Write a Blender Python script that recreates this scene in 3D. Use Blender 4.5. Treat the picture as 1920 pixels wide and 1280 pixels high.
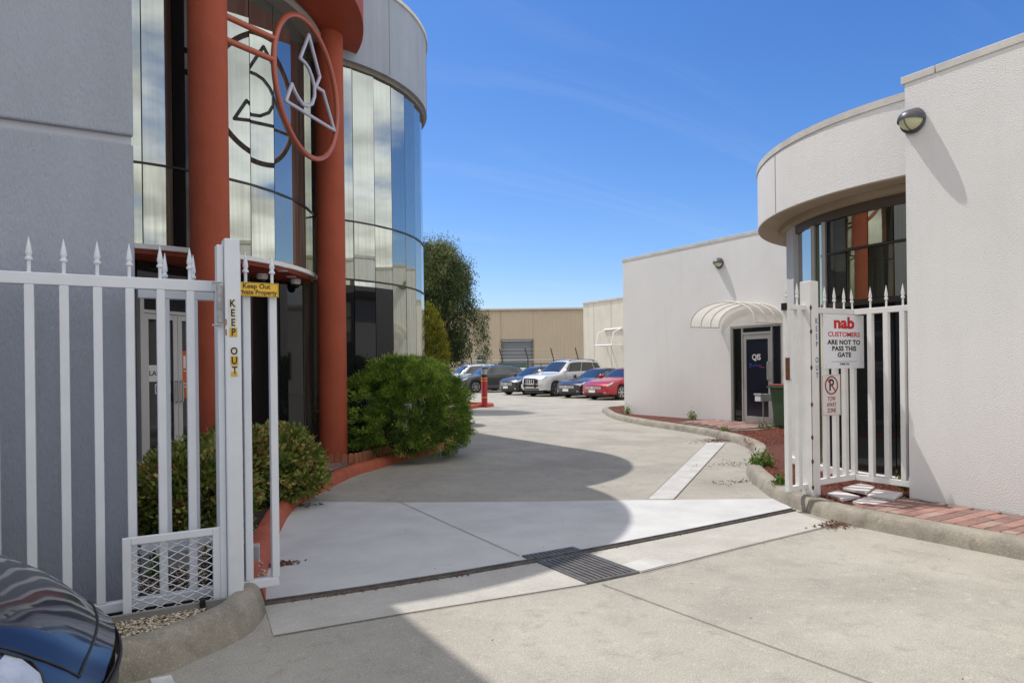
import bpy, bmesh, math, random
import numpy as np
from mathutils import Vector, Matrix
R = math.radians
random.seed(7); rng = np.random.default_rng(7)
scene = bpy.context.scene
for o in list(bpy.data.objects): bpy.data.objects.remove(o)
C = scene.collection

# ------------------------------------------------------------ camera
# world: X runs along the street, Y into the site, camera stands at the origin
YAW, ROLL, CAM_H = R(31.0), R(0.7), 1.45
fwd = Vector((math.sin(YAW), math.cos(YAW), 0)); rgt = Vector((math.cos(YAW), -math.sin(YAW), 0)); upv = Vector((0, 0, 1))
cr, sr = math.cos(ROLL), math.sin(ROLL)
r2 = rgt*cr - upv*sr; u2 = upv*cr + rgt*sr
cam_d = bpy.data.cameras.new('camera'); cam = bpy.data.objects.new('camera', cam_d); C.objects.link(cam)
cam.matrix_world = Matrix(((r2.x, u2.x, -fwd.x, 0), (r2.y, u2.y, -fwd.y, 0), (r2.z, u2.z, -fwd.z, CAM_H), (0, 0, 0, 1)))
cam_d.sensor_width = 36; cam_d.lens = 1300/1920*36; cam_d.shift_y = 50/1920
cam_d.clip_start = 0.05; cam_d.clip_end = 2000
scene.camera = cam

# ------------------------------------------------------------ sky, sun, exposure
SUNV = Vector((-0.20, 0.50, 1.0)).normalized()
el = math.asin(SUNV.z); az = math.atan2(SUNV.x, SUNV.y)
w = bpy.data.worlds.new('World'); scene.world = w; w.use_nodes = True
nt = w.node_tree; nt.nodes.clear()
def wn(t, **k):
    n = nt.nodes.new(t)
    for a, b in k.items(): setattr(n, a, b)
    return n
out = wn('ShaderNodeOutputWorld'); bg = wn('ShaderNodeBackground'); sky = wn('ShaderNodeTexSky')
sky.sky_type = 'NISHITA'; sky.sun_disc = False; sky.sun_elevation = el; sky.sun_rotation = az
sky.altitude = 50; sky.air_density = 1.0; sky.dust_density = 0.35; sky.ozone_density = 3.0
spc = wn('ShaderNodeSeparateColor'); nt.links.new(sky.outputs[0], spc.inputs[0]); hs = wn('ShaderNodeCombineColor')
for i_, (a_, p_) in enumerate(((.25, 1.60), (.41, 1.26), (.79, 1.0))):    # deeper, polarised blue as in the photograph
    pw = wn('ShaderNodeMath', operation='POWER'); pw.inputs[1].default_value = p_; nt.links.new(spc.outputs[i_], pw.inputs[0])
    ml = wn('ShaderNodeMath', operation='MULTIPLY'); ml.inputs[1].default_value = a_; nt.links.new(pw.outputs[0], ml.inputs[0]); nt.links.new(ml.outputs[0], hs.inputs[i_])
# cumulus over the street behind the photographer: the mirror glass shows them; the sky ahead is almost clear
geo = wn('ShaderNodeNewGeometry'); tc = wn('ShaderNodeTexCoord')
sep = wn('ShaderNodeSeparateXYZ'); nt.links.new(tc.outputs['Generated'], sep.inputs[0])
addz = wn('ShaderNodeMath', operation='ADD'); addz.inputs[1].default_value = 0.12; nt.links.new(sep.outputs[2], addz.inputs[0])
mx = wn('ShaderNodeMath', operation='MAXIMUM'); mx.inputs[1].default_value = 0.05; nt.links.new(addz.outputs[0], mx.inputs[0])
dx = wn('ShaderNodeMath', operation='DIVIDE'); nt.links.new(sep.outputs[0], dx.inputs[0]); nt.links.new(mx.outputs[0], dx.inputs[1])
dy = wn('ShaderNodeMath', operation='DIVIDE'); nt.links.new(sep.outputs[1], dy.inputs[0]); nt.links.new(mx.outputs[0], dy.inputs[1])
cmb = wn('ShaderNodeCombineXYZ'); nt.links.new(dx.outputs[0], cmb.inputs[0]); nt.links.new(dy.outputs[0], cmb.inputs[1])
nz = wn('ShaderNodeTexNoise'); nz.inputs['Scale'].default_value = .85; nz.inputs['Detail'].default_value = 9; nz.inputs['Roughness'].default_value = 0.56
nz.inputs['Distortion'].default_value = 0.25
nt.links.new(cmb.outputs[0], nz.inputs['Vector'])
dot = wn('ShaderNodeVectorMath', operation='DOT_PRODUCT'); dot.inputs[1].default_value = tuple(fwd)
nt.links.new(tc.outputs['Generated'], dot.inputs[0])
cov = wn('ShaderNodeMapRange'); cov.interpolation_type = 'SMOOTHSTEP'
cov.inputs[1].default_value = 0.35; cov.inputs[2].default_value = 0.70; cov.inputs[3].default_value = 0.17; cov.inputs[4].default_value = -0.17
nt.links.new(dot.outputs['Value'], cov.inputs[0])
ad = wn('ShaderNodeMath', operation='ADD'); nt.links.new(nz.outputs[0], ad.inputs[0]); nt.links.new(cov.outputs[0], ad.inputs[1])
cl = wn('ShaderNodeMapRange'); cl.interpolation_type = 'SMOOTHSTEP'
cl.inputs[1].default_value = 0.50; cl.inputs[2].default_value = 0.68
nt.links.new(ad.outputs[0], cl.inputs[0])
nz2 = wn('ShaderNodeTexNoise'); nz2.inputs['Scale'].default_value = 2.6; nz2.inputs['Detail'].default_value = 6
nt.links.new(cmb.outputs[0], nz2.inputs['Vector'])
crmp = wn('ShaderNodeMapRange'); crmp.inputs[1].default_value = 0.35; crmp.inputs[2].default_value = 0.65; crmp.inputs[3].default_value = 4.0; crmp.inputs[4].default_value = 7.4
nt.links.new(nz2.outputs[0], crmp.inputs[0])
ccol = wn('ShaderNodeVectorMath', operation='SCALE'); ccol.inputs[0].default_value = (1.0, 1.0, 1.0); nt.links.new(crmp.outputs[0], ccol.inputs['Scale'])
mixc = wn('ShaderNodeMix', data_type='RGBA')
nt.links.new(cl.outputs[0], mixc.inputs[0]); nt.links.new(hs.outputs[0], mixc.inputs[6]); nt.links.new(ccol.outputs[0], mixc.inputs[7])
# thin high cirrus over the whole sky
mpc = wn('ShaderNodeMapping'); mpc.inputs['Scale'].default_value = (.55, 1.9, 1); mpc.inputs['Rotation'].default_value = (0, 0, R(-38)); nt.links.new(cmb.outputs[0], mpc.inputs[0])
nz3 = wn('ShaderNodeTexNoise'); nz3.inputs['Scale'].default_value = .9; nz3.inputs['Detail'].default_value = 8; nz3.inputs['Roughness'].default_value = .62; nz3.inputs['Distortion'].default_value = .7; nt.links.new(mpc.outputs[0], nz3.inputs['Vector'])
ci = wn('ShaderNodeMapRange'); ci.interpolation_type = 'SMOOTHSTEP'; ci.inputs[1].default_value = .50; ci.inputs[2].default_value = .80; ci.inputs[4].default_value = .09; nt.links.new(nz3.outputs[0], ci.inputs[0])
mixd = wn('ShaderNodeMix', data_type='RGBA'); mixd.inputs[7].default_value = (5.2, 5.4, 5.8, 1); nt.links.new(ci.outputs[0], mixd.inputs[0]); nt.links.new(mixc.outputs[2], mixd.inputs[6])
nt.links.new(mixd.outputs[2], bg.inputs[0]); bg.inputs[1].default_value = 0.15
nt.links.new(bg.outputs[0], out.inputs[0])
sd = bpy.data.lights.new('sun', 'SUN'); sd.energy = 2.75; sd.angle = R(0.53); sd.color = (1.0, 0.965, 0.91)
sun = bpy.data.objects.new('sun', sd); C.objects.link(sun); sun.rotation_euler = (-SUNV).to_track_quat('-Z', 'Y').to_euler(); sun.location = SUNV*60
vs = scene.view_settings; vs.view_transform = 'Standard'; vs.look = 'None'; vs.gamma = 1; vs.use_curve_mapping = False; vs.exposure = 0.4
scene.cycles.use_denoising = True; scene.cycles.max_bounces = 8; scene.cycles.glossy_bounces = 5; scene.cycles.transparent_max_bounces = 12
scene.cycles.caustics_reflective = False; scene.cycles.caustics_refractive = False

# ------------------------------------------------------------ materials
MATS = {}
def mat(name, col, rough=0.6, metal=0.0, var=0.0, vscale=2.0, bump=0.0, bscale=60.0, bdist=0.01, stretch=(1, 1, 1), spec=0.5, coat=0.0,
        stain=0.0, stain_col=(0.1, 0.09, 0.08), stain_scale=0.7, speck=0.0, wear=0.0, streak=0.0, trans=0.0, alpha=1.0, emit=0.0, detail=4):
    if name in MATS: return MATS[name]
    m = bpy.data.materials.new(name); m.use_nodes = True; t = m.node_tree; n = t.nodes; b = n['Principled BSDF']; L = t.links.new
    b.inputs['Base Color'].default_value = (*col, 1); b.inputs['Roughness'].default_value = rough; b.inputs['Metallic'].default_value = metal
    b.inputs['Specular IOR Level'].default_value = spec; b.inputs['Coat Weight'].default_value = coat; b.inputs['Coat Roughness'].default_value = 0.03
    b.inputs['Transmission Weight'].default_value = trans; b.inputs['Alpha'].default_value = alpha
    if emit: b.inputs['Emission Color'].default_value = (*col, 1); b.inputs['Emission Strength'].default_value = emit
    if var or bump or stain or speck or streak:
        tcn = n.new('ShaderNodeTexCoord'); mp = n.new('ShaderNodeMapping'); mp.inputs['Scale'].default_value = stretch
        g_ = n.new('ShaderNodeNewGeometry'); L(g_.outputs['Position'], mp.inputs[0])
        cur = None
        def mixin(fac_out, colr, mode='MIX'):
            nonlocal cur
            mxn = n.new('ShaderNodeMix'); mxn.data_type = 'RGBA'; mxn.blend_type = mode
            L(fac_out, mxn.inputs[0])
            if cur is None: mxn.inputs[6].default_value = (*col, 1)
            else: L(cur, mxn.inputs[6])
            mxn.inputs[7].default_value = (*colr, 1); cur = mxn.outputs[2]
        if var:
            a = n.new('ShaderNodeTexNoise'); a.inputs['Scale'].default_value = vscale; a.inputs['Detail'].default_value = 6; a.inputs['Roughness'].default_value = .6
            L(mp.outputs[0], a.inputs['Vector']); r_ = n.new('ShaderNodeMapRange'); r_.inputs[1].default_value = .35; r_.inputs[2].default_value = .68; r_.inputs[3].default_value = 0; r_.inputs[4].default_value = 1
            L(a.outputs[0], r_.inputs[0]); mixin(r_.outputs[0], tuple(c*(1-var) for c in col))
        if stain:
            a = n.new('ShaderNodeTexNoise'); a.inputs['Scale'].default_value = stain_scale; a.inputs['Detail'].default_value = 8; a.inputs['Roughness'].default_value = .65; a.inputs['Distortion'].default_value = .6
            L(mp.outputs[0], a.inputs['Vector']); r_ = n.new('ShaderNodeMapRange'); r_.inputs[1].default_value = .5; r_.inputs[2].default_value = .75; r_.inputs[3].default_value = 0; r_.inputs[4].default_value = stain
            L(a.outputs[0], r_.inputs[0]); mixin(r_.outputs[0], stain_col)
        if streak:    # rain streaks and weathering running down the face
            m2 = n.new('ShaderNodeMapping'); m2.inputs['Scale'].default_value = (5, 5, .28); L(g_.outputs['Position'], m2.inputs[0])
            a = n.new('ShaderNodeTexNoise'); a.inputs['Scale'].default_value = 1; a.inputs['Detail'].default_value = 7; a.inputs['Roughness'].default_value = .65; L(m2.outputs[0], a.inputs['Vector'])
            r_ = n.new('ShaderNodeMapRange'); r_.inputs[1].default_value = .50; r_.inputs[2].default_value = .78; r_.inputs[4].default_value = streak; L(a.outputs[0], r_.inputs[0]); mixin(r_.outputs[0], tuple(c*q for c, q in zip(col, (.62, .60, .56))))
        if wear:      # fine blotches and scuffs
            for sc_, th_, cc_ in ((5.0, .52, .62), (17.0, .55, 1.25), (2.2, .58, .72)):
                a = n.new('ShaderNodeTexNoise'); a.inputs['Scale'].default_value = sc_; a.inputs['Detail'].default_value = 9; a.inputs['Roughness'].default_value = .7; a.inputs['Distortion'].default_value = .4; L(mp.outputs[0], a.inputs['Vector'])
                r_ = n.new('ShaderNodeMapRange'); r_.inputs[1].default_value = th_; r_.inputs[2].default_value = th_+.2; r_.inputs[4].default_value = wear; L(a.outputs[0], r_.inputs[0]); mixin(r_.outputs[0], tuple(c*cc_ for c in col))
        if speck:
            a = n.new('ShaderNodeTexNoise'); a.inputs['Scale'].default_value = 130; a.inputs['Detail'].default_value = 3; L(g_.outputs['Position'], a.inputs['Vector'])
            r_ = n.new('ShaderNodeMapRange'); r_.inputs[1].default_value = .56; r_.inputs[2].default_value = .70; r_.inputs[4].default_value = speck; L(a.outputs[0], r_.inputs[0]); mixin(r_.outputs[0], tuple(min(1, c*1.9) for c in col))
            a = n.new('ShaderNodeTexNoise'); a.inputs['Scale'].default_value = 85; a.inputs['Detail'].default_value = 3; L(g_.outputs['Position'], a.inputs['Vector'])
            r_ = n.new('ShaderNodeMapRange'); r_.inputs[1].default_value = .56; r_.inputs[2].default_value = .72; r_.inputs[4].default_value = speck; L(a.outputs[0], r_.inputs[0]); mixin(r_.outputs[0], tuple(c*.45 for c in col))
        if cur is not None: L(cur, b.inputs['Base Color'])
        if bump:
            a = n.new('ShaderNodeTexNoise'); a.inputs['Scale'].default_value = bscale; a.inputs['Detail'].default_value = detail; a.inputs['Roughness'].default_value = .55
            L(mp.outputs[0], a.inputs['Vector']); bp = n.new('ShaderNodeBump'); bp.inputs['Strength'].default_value = bump; bp.inputs['Distance'].default_value = bdist
            L(a.outputs[0], bp.inputs['Height']); L(bp.outputs[0], b.inputs['Normal'])
    MATS[name] = m
    return m
def foliage_mat(name, dark, mid, tip, scale=5.0, rough=.55):
    m = bpy.data.materials.new(name); m.use_nodes = True; t = m.node_tree; n = t.nodes; b = n['Principled BSDF']; L = t.links.new
    g_ = n.new('ShaderNodeAttribute'); g_.attribute_name = 'tint'
    a = n.new('ShaderNodeTexNoise'); a.inputs['Scale'].default_value = scale; a.inputs['Detail'].default_value = 3
    ge = n.new('ShaderNodeNewGeometry'); L(ge.outputs['Position'], a.inputs['Vector'])
    ad_ = n.new('ShaderNodeMath'); ad_.operation = 'ADD'; L(g_.outputs['Fac'], ad_.inputs[0]); L(a.outputs[0], ad_.inputs[1])
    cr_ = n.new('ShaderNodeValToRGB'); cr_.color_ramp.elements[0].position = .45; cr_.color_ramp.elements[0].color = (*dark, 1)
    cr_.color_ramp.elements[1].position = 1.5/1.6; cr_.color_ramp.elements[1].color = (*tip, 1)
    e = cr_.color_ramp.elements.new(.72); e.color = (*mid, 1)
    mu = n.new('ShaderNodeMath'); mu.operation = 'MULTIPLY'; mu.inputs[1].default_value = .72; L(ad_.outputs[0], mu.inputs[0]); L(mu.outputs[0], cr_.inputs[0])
    L(cr_.outputs[0], b.inputs['Base Color']); b.inputs['Roughness'].default_value = rough; b.inputs['Specular IOR Level'].default_value = .35
    tr = n.new('ShaderNodeBsdfTranslucent'); L(cr_.outputs[0], tr.inputs[0]); ms = n.new('ShaderNodeMixShader'); ms.inputs[0].default_value = .36
    L(b.outputs[0], ms.inputs[1]); L(tr.outputs[0], ms.inputs[2]); L(ms.outputs[0], n['Material Output'].inputs[0])
    MATS[name] = m
    return m

# ------------------------------------------------------------ mesh helpers
class MB:
    def __init__(s): s.v = []; s.f = []
    def add(s, vs_, fs):
        o = len(s.v); s.v += [tuple(p) for p in vs_]; s.f += [tuple(i+o for i in f) for f in fs]; return s
    def box(s, x0, x1, y0, y1, z0, z1):
        return s.add([(x0,y0,z0),(x1,y0,z0),(x1,y1,z0),(x0,y1,z0),(x0,y0,z1),(x1,y0,z1),(x1,y1,z1),(x0,y1,z1)],
                     [(0,3,2,1),(4,5,6,7),(0,1,5,4),(1,2,6,5),(2,3,7,6),(3,0,4,7)])
    def cbox(s, c, d): return s.box(c[0]-d[0]/2, c[0]+d[0]/2, c[1]-d[1]/2, c[1]+d[1]/2, c[2]-d[2]/2, c[2]+d[2]/2)
    def bar(s, a, b, w_, h_, up=(0,0,1)):      # rectangular bar from a to b
        a, b = Vector(a), Vector(b); d = (b-a).normalized(); u = Vector(up)
        if abs(d.dot(u)) > .98: u = Vector((0,1,0))
        sdir = d.cross(u).normalized(); u = sdir.cross(d).normalized(); sdir *= w_/2; u *= h_/2
        return s.add([a-sdir-u, a+sdir-u, a+sdir+u, a-sdir+u, b-sdir-u, b+sdir-u, b+sdir+u, b-sdir+u],
                     [(0,3,2,1),(4,5,6,7),(0,1,5,4),(1,2,6,5),(2,3,7,6),(3,0,4,7)][::1])
    def tube(s, pts, r, n=10, closed=False, caps=True):
        pts = [Vector(p) for p in pts]; k = len(pts); rings = []
        u = None
        for i, p in enumerate(pts):
            if closed: d = (pts[(i+1) % k]-pts[i-1]).normalized()
            else: d = (pts[min(i+1, k-1)]-pts[max(i-1, 0)]).normalized()
            if u is None:
                u = d.orthogonal().normalized()
            else:
                u = (u - d*u.dot(d)); u = u.normalized() if u.length > 1e-6 else d.orthogonal().normalized()
            v_ = d.cross(u); rr = r[i] if isinstance(r, (list, tuple)) else r
            rings.append([p+(u*math.cos(2*math.pi*j/n)+v_*math.sin(2*math.pi*j/n))*rr for j in range(n)])
        V = [q for ring in rings for q in ring]; F = []
        for i in range(k if closed else k-1):
            i2 = (i+1) % k
            for j in range(n): F.append((i*n+j, i*n+(j+1) % n, i2*n+(j+1) % n, i2*n+j))
        if not closed and caps: F.append(tuple(range(n))[::-1]); F.append(tuple((k-1)*n+j for j in range(n)))
        return s.add(V, F)
    def lathe(s, prof, n=24, c=(0,0,0), axis='z', cap=True):   # prof: (r, h) list
        V = []; F = []
        for r_, h in prof:
            for j in range(n):
                a = 2*math.pi*j/n; x, y = r_*math.cos(a), r_*math.sin(a)
                V.append((c[0]+x, c[1]+y, c[2]+h) if axis == 'z' else (c[0]+h, c[1]+x, c[2]+y) if axis == 'x' else (c[0]+x, c[1]+h, c[2]+y))
        for i in range(len(prof)-1):
            for j in range(n):
                q = (i*n+j, i*n+(j+1) % n, (i+1)*n+(j+1) % n, (i+1)*n+j); F.append(q if axis != 'y' else q[::-1])
        if cap:
            b0 = tuple(range(n)); t0 = tuple((len(prof)-1)*n+j for j in range(n))
            F.append(b0[::-1] if axis != 'y' else b0); F.append(t0 if axis != 'y' else t0[::-1])
        return s.add(V, F)
    def prism(s, poly, z0, z1):
        n = len(poly); ar = sum(poly[i][0]*poly[(i+1) % n][1]-poly[(i+1) % n][0]*poly[i][1] for i in range(n))
        if ar < 0: poly = poly[::-1]
        V = [(x, y, z0) for x, y in poly]+[(x, y, z1) for x, y in poly]
        F = [tuple(range(n))[::-1], tuple(range(n, 2*n))]+[(i, (i+1) % n, n+(i+1) % n, n+i) for i in range(n)]
        return s.add(V, F)
    def sheet(s, poly, z):
        n = len(poly); ar = sum(poly[i][0]*poly[(i+1) % n][1]-poly[(i+1) % n][0]*poly[i][1] for i in range(n))
        if ar < 0: poly = poly[::-1]
        return s.add([(x, y, z) for x, y in poly], [tuple(range(n))])
    def grid(s, P, flip=False):   # P[i][j] points
        a, b = len(P), len(P[0]); V = [p for row in P for p in row]; F = []
        for i in range(a-1):
            for j in range(b-1):
                q = (i*b+j, i*b+j+1, (i+1)*b+j+1, (i+1)*b+j); F.append(q[::-1] if flip else q)
        return s.add(V, F)
    def mesh(s, name):
        me = bpy.data.meshes.new(name); me.from_pydata(s.v, [], s.f); me.update(); return me
    def build(s, name, m, parent=None, smooth=False, bevel=0.0, ang=40):
        me = s.mesh(name); me.materials.append(m)
        if smooth:
            me.shade_smooth()
            me.set_sharp_from_angle(angle=R(ang))
        return put(name, me, parent, bevel)
def put(name, me, parent=None, bevel=0.0):
    o = bpy.data.objects.new(name, me); C.objects.link(o)
    if parent is not None: o.parent = parent
    if bevel:
        b = o.modifiers.new('bevel', 'BEVEL'); b.width = bevel; b.segments = 2; b.limit_method = 'ANGLE'; b.angle_limit = R(50)
    return o
def tag(o, label=None, cat=None, group=None, kind=None):
    if label: o['label'] = label
    if cat: o['category'] = cat
    if group: o['group'] = group
    if kind: o['kind'] = kind
    return o
def thing(name, loc, label=None, cat=None, group=None, rz=0, kind=None):
    o = bpy.data.objects.new(name, None); C.objects.link(o); o.location = loc; o.rotation_euler = (0, 0, rz); o.empty_display_size = .2
    bpy.context.view_layer.update() if False else None
    return tag(o, label, cat, group, kind)
def local(o, p): return p
def fix(parent):       # children were modelled in world space: keep them there
    M = Matrix.Translation(parent.location) @ parent.rotation_euler.to_matrix().to_4x4()
    for ch in parent.children: ch.matrix_parent_inverse = M.inverted()
def cat_rom(pts, n=8):
    P = [Vector(p) for p in pts]; P = [P[0]*2-P[1]]+P+[P[-1]*2-P[-2]]; res = []
    for i in range(1, len(P)-2):
        for k in range(n):
            t = k/n; a, b, c, d = P[i-1:i+3]
            res.append(.5*((2*b)+(c-a)*t+(2*a-5*b+4*c-d)*t*t+(3*b-a-3*c+d)*t**3))
    res.append(P[-2]); return res
FONT = None
def text(name, body, size, m, parent=None, loc=(0,0,0), rot=(math.pi/2,0,0), ext=0.0006, align='CENTER', bold=0.0, sx=1.0, shear=0.0, spacing=1.0):
    cu = bpy.data.curves.new(name, 'FONT'); cu.body = body; cu.size = size; cu.extrude = ext; cu.align_x = align; cu.align_y = 'CENTER'; cu.offset = bold; cu.shear = shear
    cu.space_character = spacing; cu.resolution_u = 3
    t = bpy.data.objects.new('tmp_text', cu); C.objects.link(t)
    dg = bpy.context.evaluated_depsgraph_get(); me = bpy.data.meshes.new_from_object(t.evaluated_get(dg)); me.name = name
    bpy.data.objects.remove(t); bpy.data.curves.remove(cu)
    me.materials.clear(); me.materials.append(m)
    o = put(name, me, parent); o.location = loc; o.rotation_euler = rot; o.scale = (sx, 1, 1)
    return o
def tint_mesh(name, V, F, tint, m):
    me = bpy.data.meshes.new(name); nv = len(V); nf = len(F); k = F.shape[1]
    me.vertices.add(nv); me.vertices.foreach_set('co', V.astype(np.float32).ravel())
    me.loops.add(nf*k); me.loops.foreach_set('vertex_index', F.astype(np.int32).ravel())
    me.polygons.add(nf); me.polygons.foreach_set('loop_start', np.arange(0, nf*k, k, dtype=np.int32)); me.polygons.foreach_set('loop_total', np.full(nf, k, dtype=np.int32))
    me.update(); me.validate()
    at = me.attributes.new('tint', 'FLOAT', 'POINT'); at.data.foreach_set('value', tint.astype(np.float32))
    me.materials.append(m); return me
def leaves(P, D, Ln, Wd, m, name, fold=.25, tint=None, seed=1):
    """diamond leaves: base P, direction D (unit), length Ln, width Wd arrays"""
    r_ = np.random.default_rng(seed); n = len(P)
    D = D/np.linalg.norm(D, axis=1, keepdims=True); A = r_.normal(size=(n, 3)); S = np.cross(D, A); S /= np.linalg.norm(S, axis=1, keepdims=True); N = np.cross(S, D)
    Ln = np.broadcast_to(Ln, n)[:, None]; Wd = np.broadcast_to(Wd, n)[:, None]
    mid = P+D*Ln*.5+N*Wd*fold
    V = np.stack([P, mid+S*Wd*.5, P+D*Ln, mid-S*Wd*.5], 1).reshape(-1, 3)
    F = np.arange(n*4).reshape(-1, 4)
    t = r_.random(n) if tint is None else tint
    return tint_mesh(name, V, F, np.repeat(t, 4), m)

# ------------------------------------------------------------ palette
M_road = mat('driveway concrete', (.385, .357, .303), .85, var=.22, vscale=1.1, bump=.35, bscale=160, bdist=.004, stain=.85, stain_col=(.21, .195, .17), stain_scale=.55, speck=.6, wear=.85)
M_slab = mat('pale gate slab concrete', (.58, .575, .56), .8, var=.16, vscale=2.2, bump=.2, bscale=140, bdist=.003, stain=.25, stain_col=(.45, .42, .38), stain_scale=1.1, speck=.12, wear=.12)
M_strip = mat('worn pale concrete', (.55, .535, .505), .85, var=.22, vscale=3, bump=.25, bscale=140, bdist=.003, stain=.5, stain_col=(.40, .375, .335), stain_scale=2.0, speck=.2, wear=.3)
M_apron = mat('apron concrete', (.47, .445, .40), .85, var=.2, vscale=2, bump=.3, bscale=150, bdist=.003, stain=.4, stain_col=(.28, .25, .22), stain_scale=1.3, speck=.3, wear=.35)
M_joint = mat('dark joint filler', (.10, .09, .08), .95)
M_kerb = mat('kerb concrete', (.35, .315, .255), .9, var=.35, vscale=4, bump=.7, bscale=55, bdist=.008, stain=.85, stain_col=(.12, .105, .085), stain_scale=2.6, speck=.4, wear=.6)
M_redkerb = mat('terracotta painted kerb', (.44, .105, .055), .75, var=.25, vscale=5, bump=.3, bscale=60, bdist=.004, stain=.3, stain_col=(.2, .06, .04), stain_scale=3)
M_bluewall = mat('combed grey-blue render', (.37, .40, .47), .8, var=.12, vscale=2.0, stretch=(1, 1, .30), bump=1.0, bscale=110, bdist=.012, detail=7)
M_fascia = mat('grey fascia render', (.345, .39, .465), .8, var=.15, vscale=2.5, stretch=(1, 1, .3), bump=.5, bscale=60, bdist=.006, stain=.25, stain_col=(.25, .25, .26), stain_scale=2, streak=.4)
M_white = mat('stippled off-white render', (.815, .80, .775), .85, var=.04, vscale=.8, bump=.8, bscale=100, bdist=.009, detail=2, stain=.14, stain_col=(.5, .47, .42), stain_scale=.8, streak=.12)
M_cap = mat('parapet cap', (.66, .63, .58), .7, var=.2, vscale=3, bump=.2, bscale=50, stain=.3, stain_col=(.35, .32, .28), stain_scale=3)
M_soffit = mat('tan soffit', (.40, .31, .22), .8, var=.15, vscale=3)
M_red = mat('terracotta render', (.40, .082, .036), .8, var=.16, vscale=3, bump=.7, bscale=75, bdist=.007, streak=.45)
M_redsoft = mat('terracotta soffit paint', (.36, .06, .025), .6, var=.08, vscale=3)
M_redmetal = mat('terracotta painted steel', (.42, .10, .05), .32, spec=.6)
M_greymetal = mat('lilac grey painted steel', (.50, .50, .60), .32, spec=.6)
M_gate = mat('white painted steel', (.70, .73, .78), .42, var=.06, vscale=6, spec=.5)
M_gatew = mat('white painted steel weathered', (.78, .77, .74), .45, var=.08, vscale=5, stain=.15, stain_col=(.5, .45, .38), stain_scale=4)
M_alu = mat('natural aluminium', (.55, .54, .51), .38, metal=.5, var=.1, vscale=4)
M_white_trim = mat('white trim', (.78, .78, .77), .5)
M_black = mat('black', (.012, .012, .013), .5)
M_rubber = mat('tyre rubber', (.02, .02, .02), .8)
M_darkframe = mat('dark bronze frame', (.035, .028, .022), .4)
M_brick = mat('red brick paver', (.36, .16, .12), .85, var=.35, vscale=6, bump=.4, bscale=80, bdist=.004, stain=.4, stain_col=(.22, .17, .14), stain_scale=2.5)
M_terra = mat('terracotta edging', (.40, .15, .075), .85, var=.3, vscale=8, bump=.3, bscale=80, bdist=.004)
M_soil = mat('dark soil', (.07, .05, .035), .95, var=.5, vscale=8, bump=.8, bscale=40, bdist=.03)
M_mulchbase = mat('red mulch bed', (.15, .042, .025), .95, var=.5, vscale=20, bump=.9, bscale=50, bdist=.03)
M_rust = mat('rust', (.16, .055, .02), .9, var=.5, vscale=30)
def glass_mirror(name, tint, rough=.012, dirt=0.0, dirt_col=(.55, .52, .42)):
    m = bpy.data.materials.new(name); m.use_nodes = True; t = m.node_tree; n = t.nodes; b = n['Principled BSDF']; L = t.links.new
    b.inputs['Base Color'].default_value = (*tint, 1); b.inputs['Metallic'].default_value = 1; b.inputs['Roughness'].default_value = rough
    g_ = n.new('ShaderNodeNewGeometry'); mp = n.new('ShaderNodeMapping'); mp.inputs['Scale'].default_value = (1, 1, .25)
    L(g_.outputs['Position'], mp.inputs[0])
    a = n.new('ShaderNodeTexNoise'); a.inputs['Scale'].default_value = 1.6; a.inputs['Detail'].default_value = 2; L(g_.outputs['Position'], a.inputs['Vector'])
    bp = n.new('ShaderNodeBump'); bp.inputs['Strength'].default_value = .10; bp.inputs['Distance'].default_value = .006; L(a.outputs[0], bp.inputs['Height']); L(bp.outputs[0], b.inputs['Normal'])
    if dirt:
        mp.inputs['Scale'].default_value = (22, 22, .7)
        d = n.new('ShaderNodeTexNoise'); d.inputs['Scale'].default_value = 1; d.inputs['Detail'].default_value = 5; L(mp.outputs[0], d.inputs['Vector'])
        r_ = n.new('ShaderNodeMapRange'); r_.inputs[1].default_value = .38; r_.inputs[2].default_value = .75; r_.inputs[3].default_value = dirt*.25; r_.inputs[4].default_value = dirt; L(d.outputs[0], r_.inputs[0])
        df = n.new('ShaderNodeBsdfDiffuse'); df.inputs[0].default_value = (*dirt_col, 1); ms = n.new('ShaderNodeMixShader')
        L(r_.outputs[0], ms.inputs[0]); L(b.outputs[0], ms.inputs[1]); L(df.outputs[0], ms.inputs[2]); L(ms.outputs[0], n['Material Output'].inputs[0])
    MATS[name] = m; return m
M_mirror = glass_mirror('silver green mirror glass', (.50, .535, .50), .01, .22, (.36, .375, .35))
M_mirror_dirty = glass_mirror('weathered mirror glass', (.54, .56, .49), .02, .42, (.37, .365, .295))
M_mirror_dark = glass_mirror('bronze mirror glass', (.56, .55, .42), .01, .30, (.20, .19, .13))
M_darkglass = mat('dark tinted glass', (.012, .013, .014), .03, spec=.5)
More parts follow.
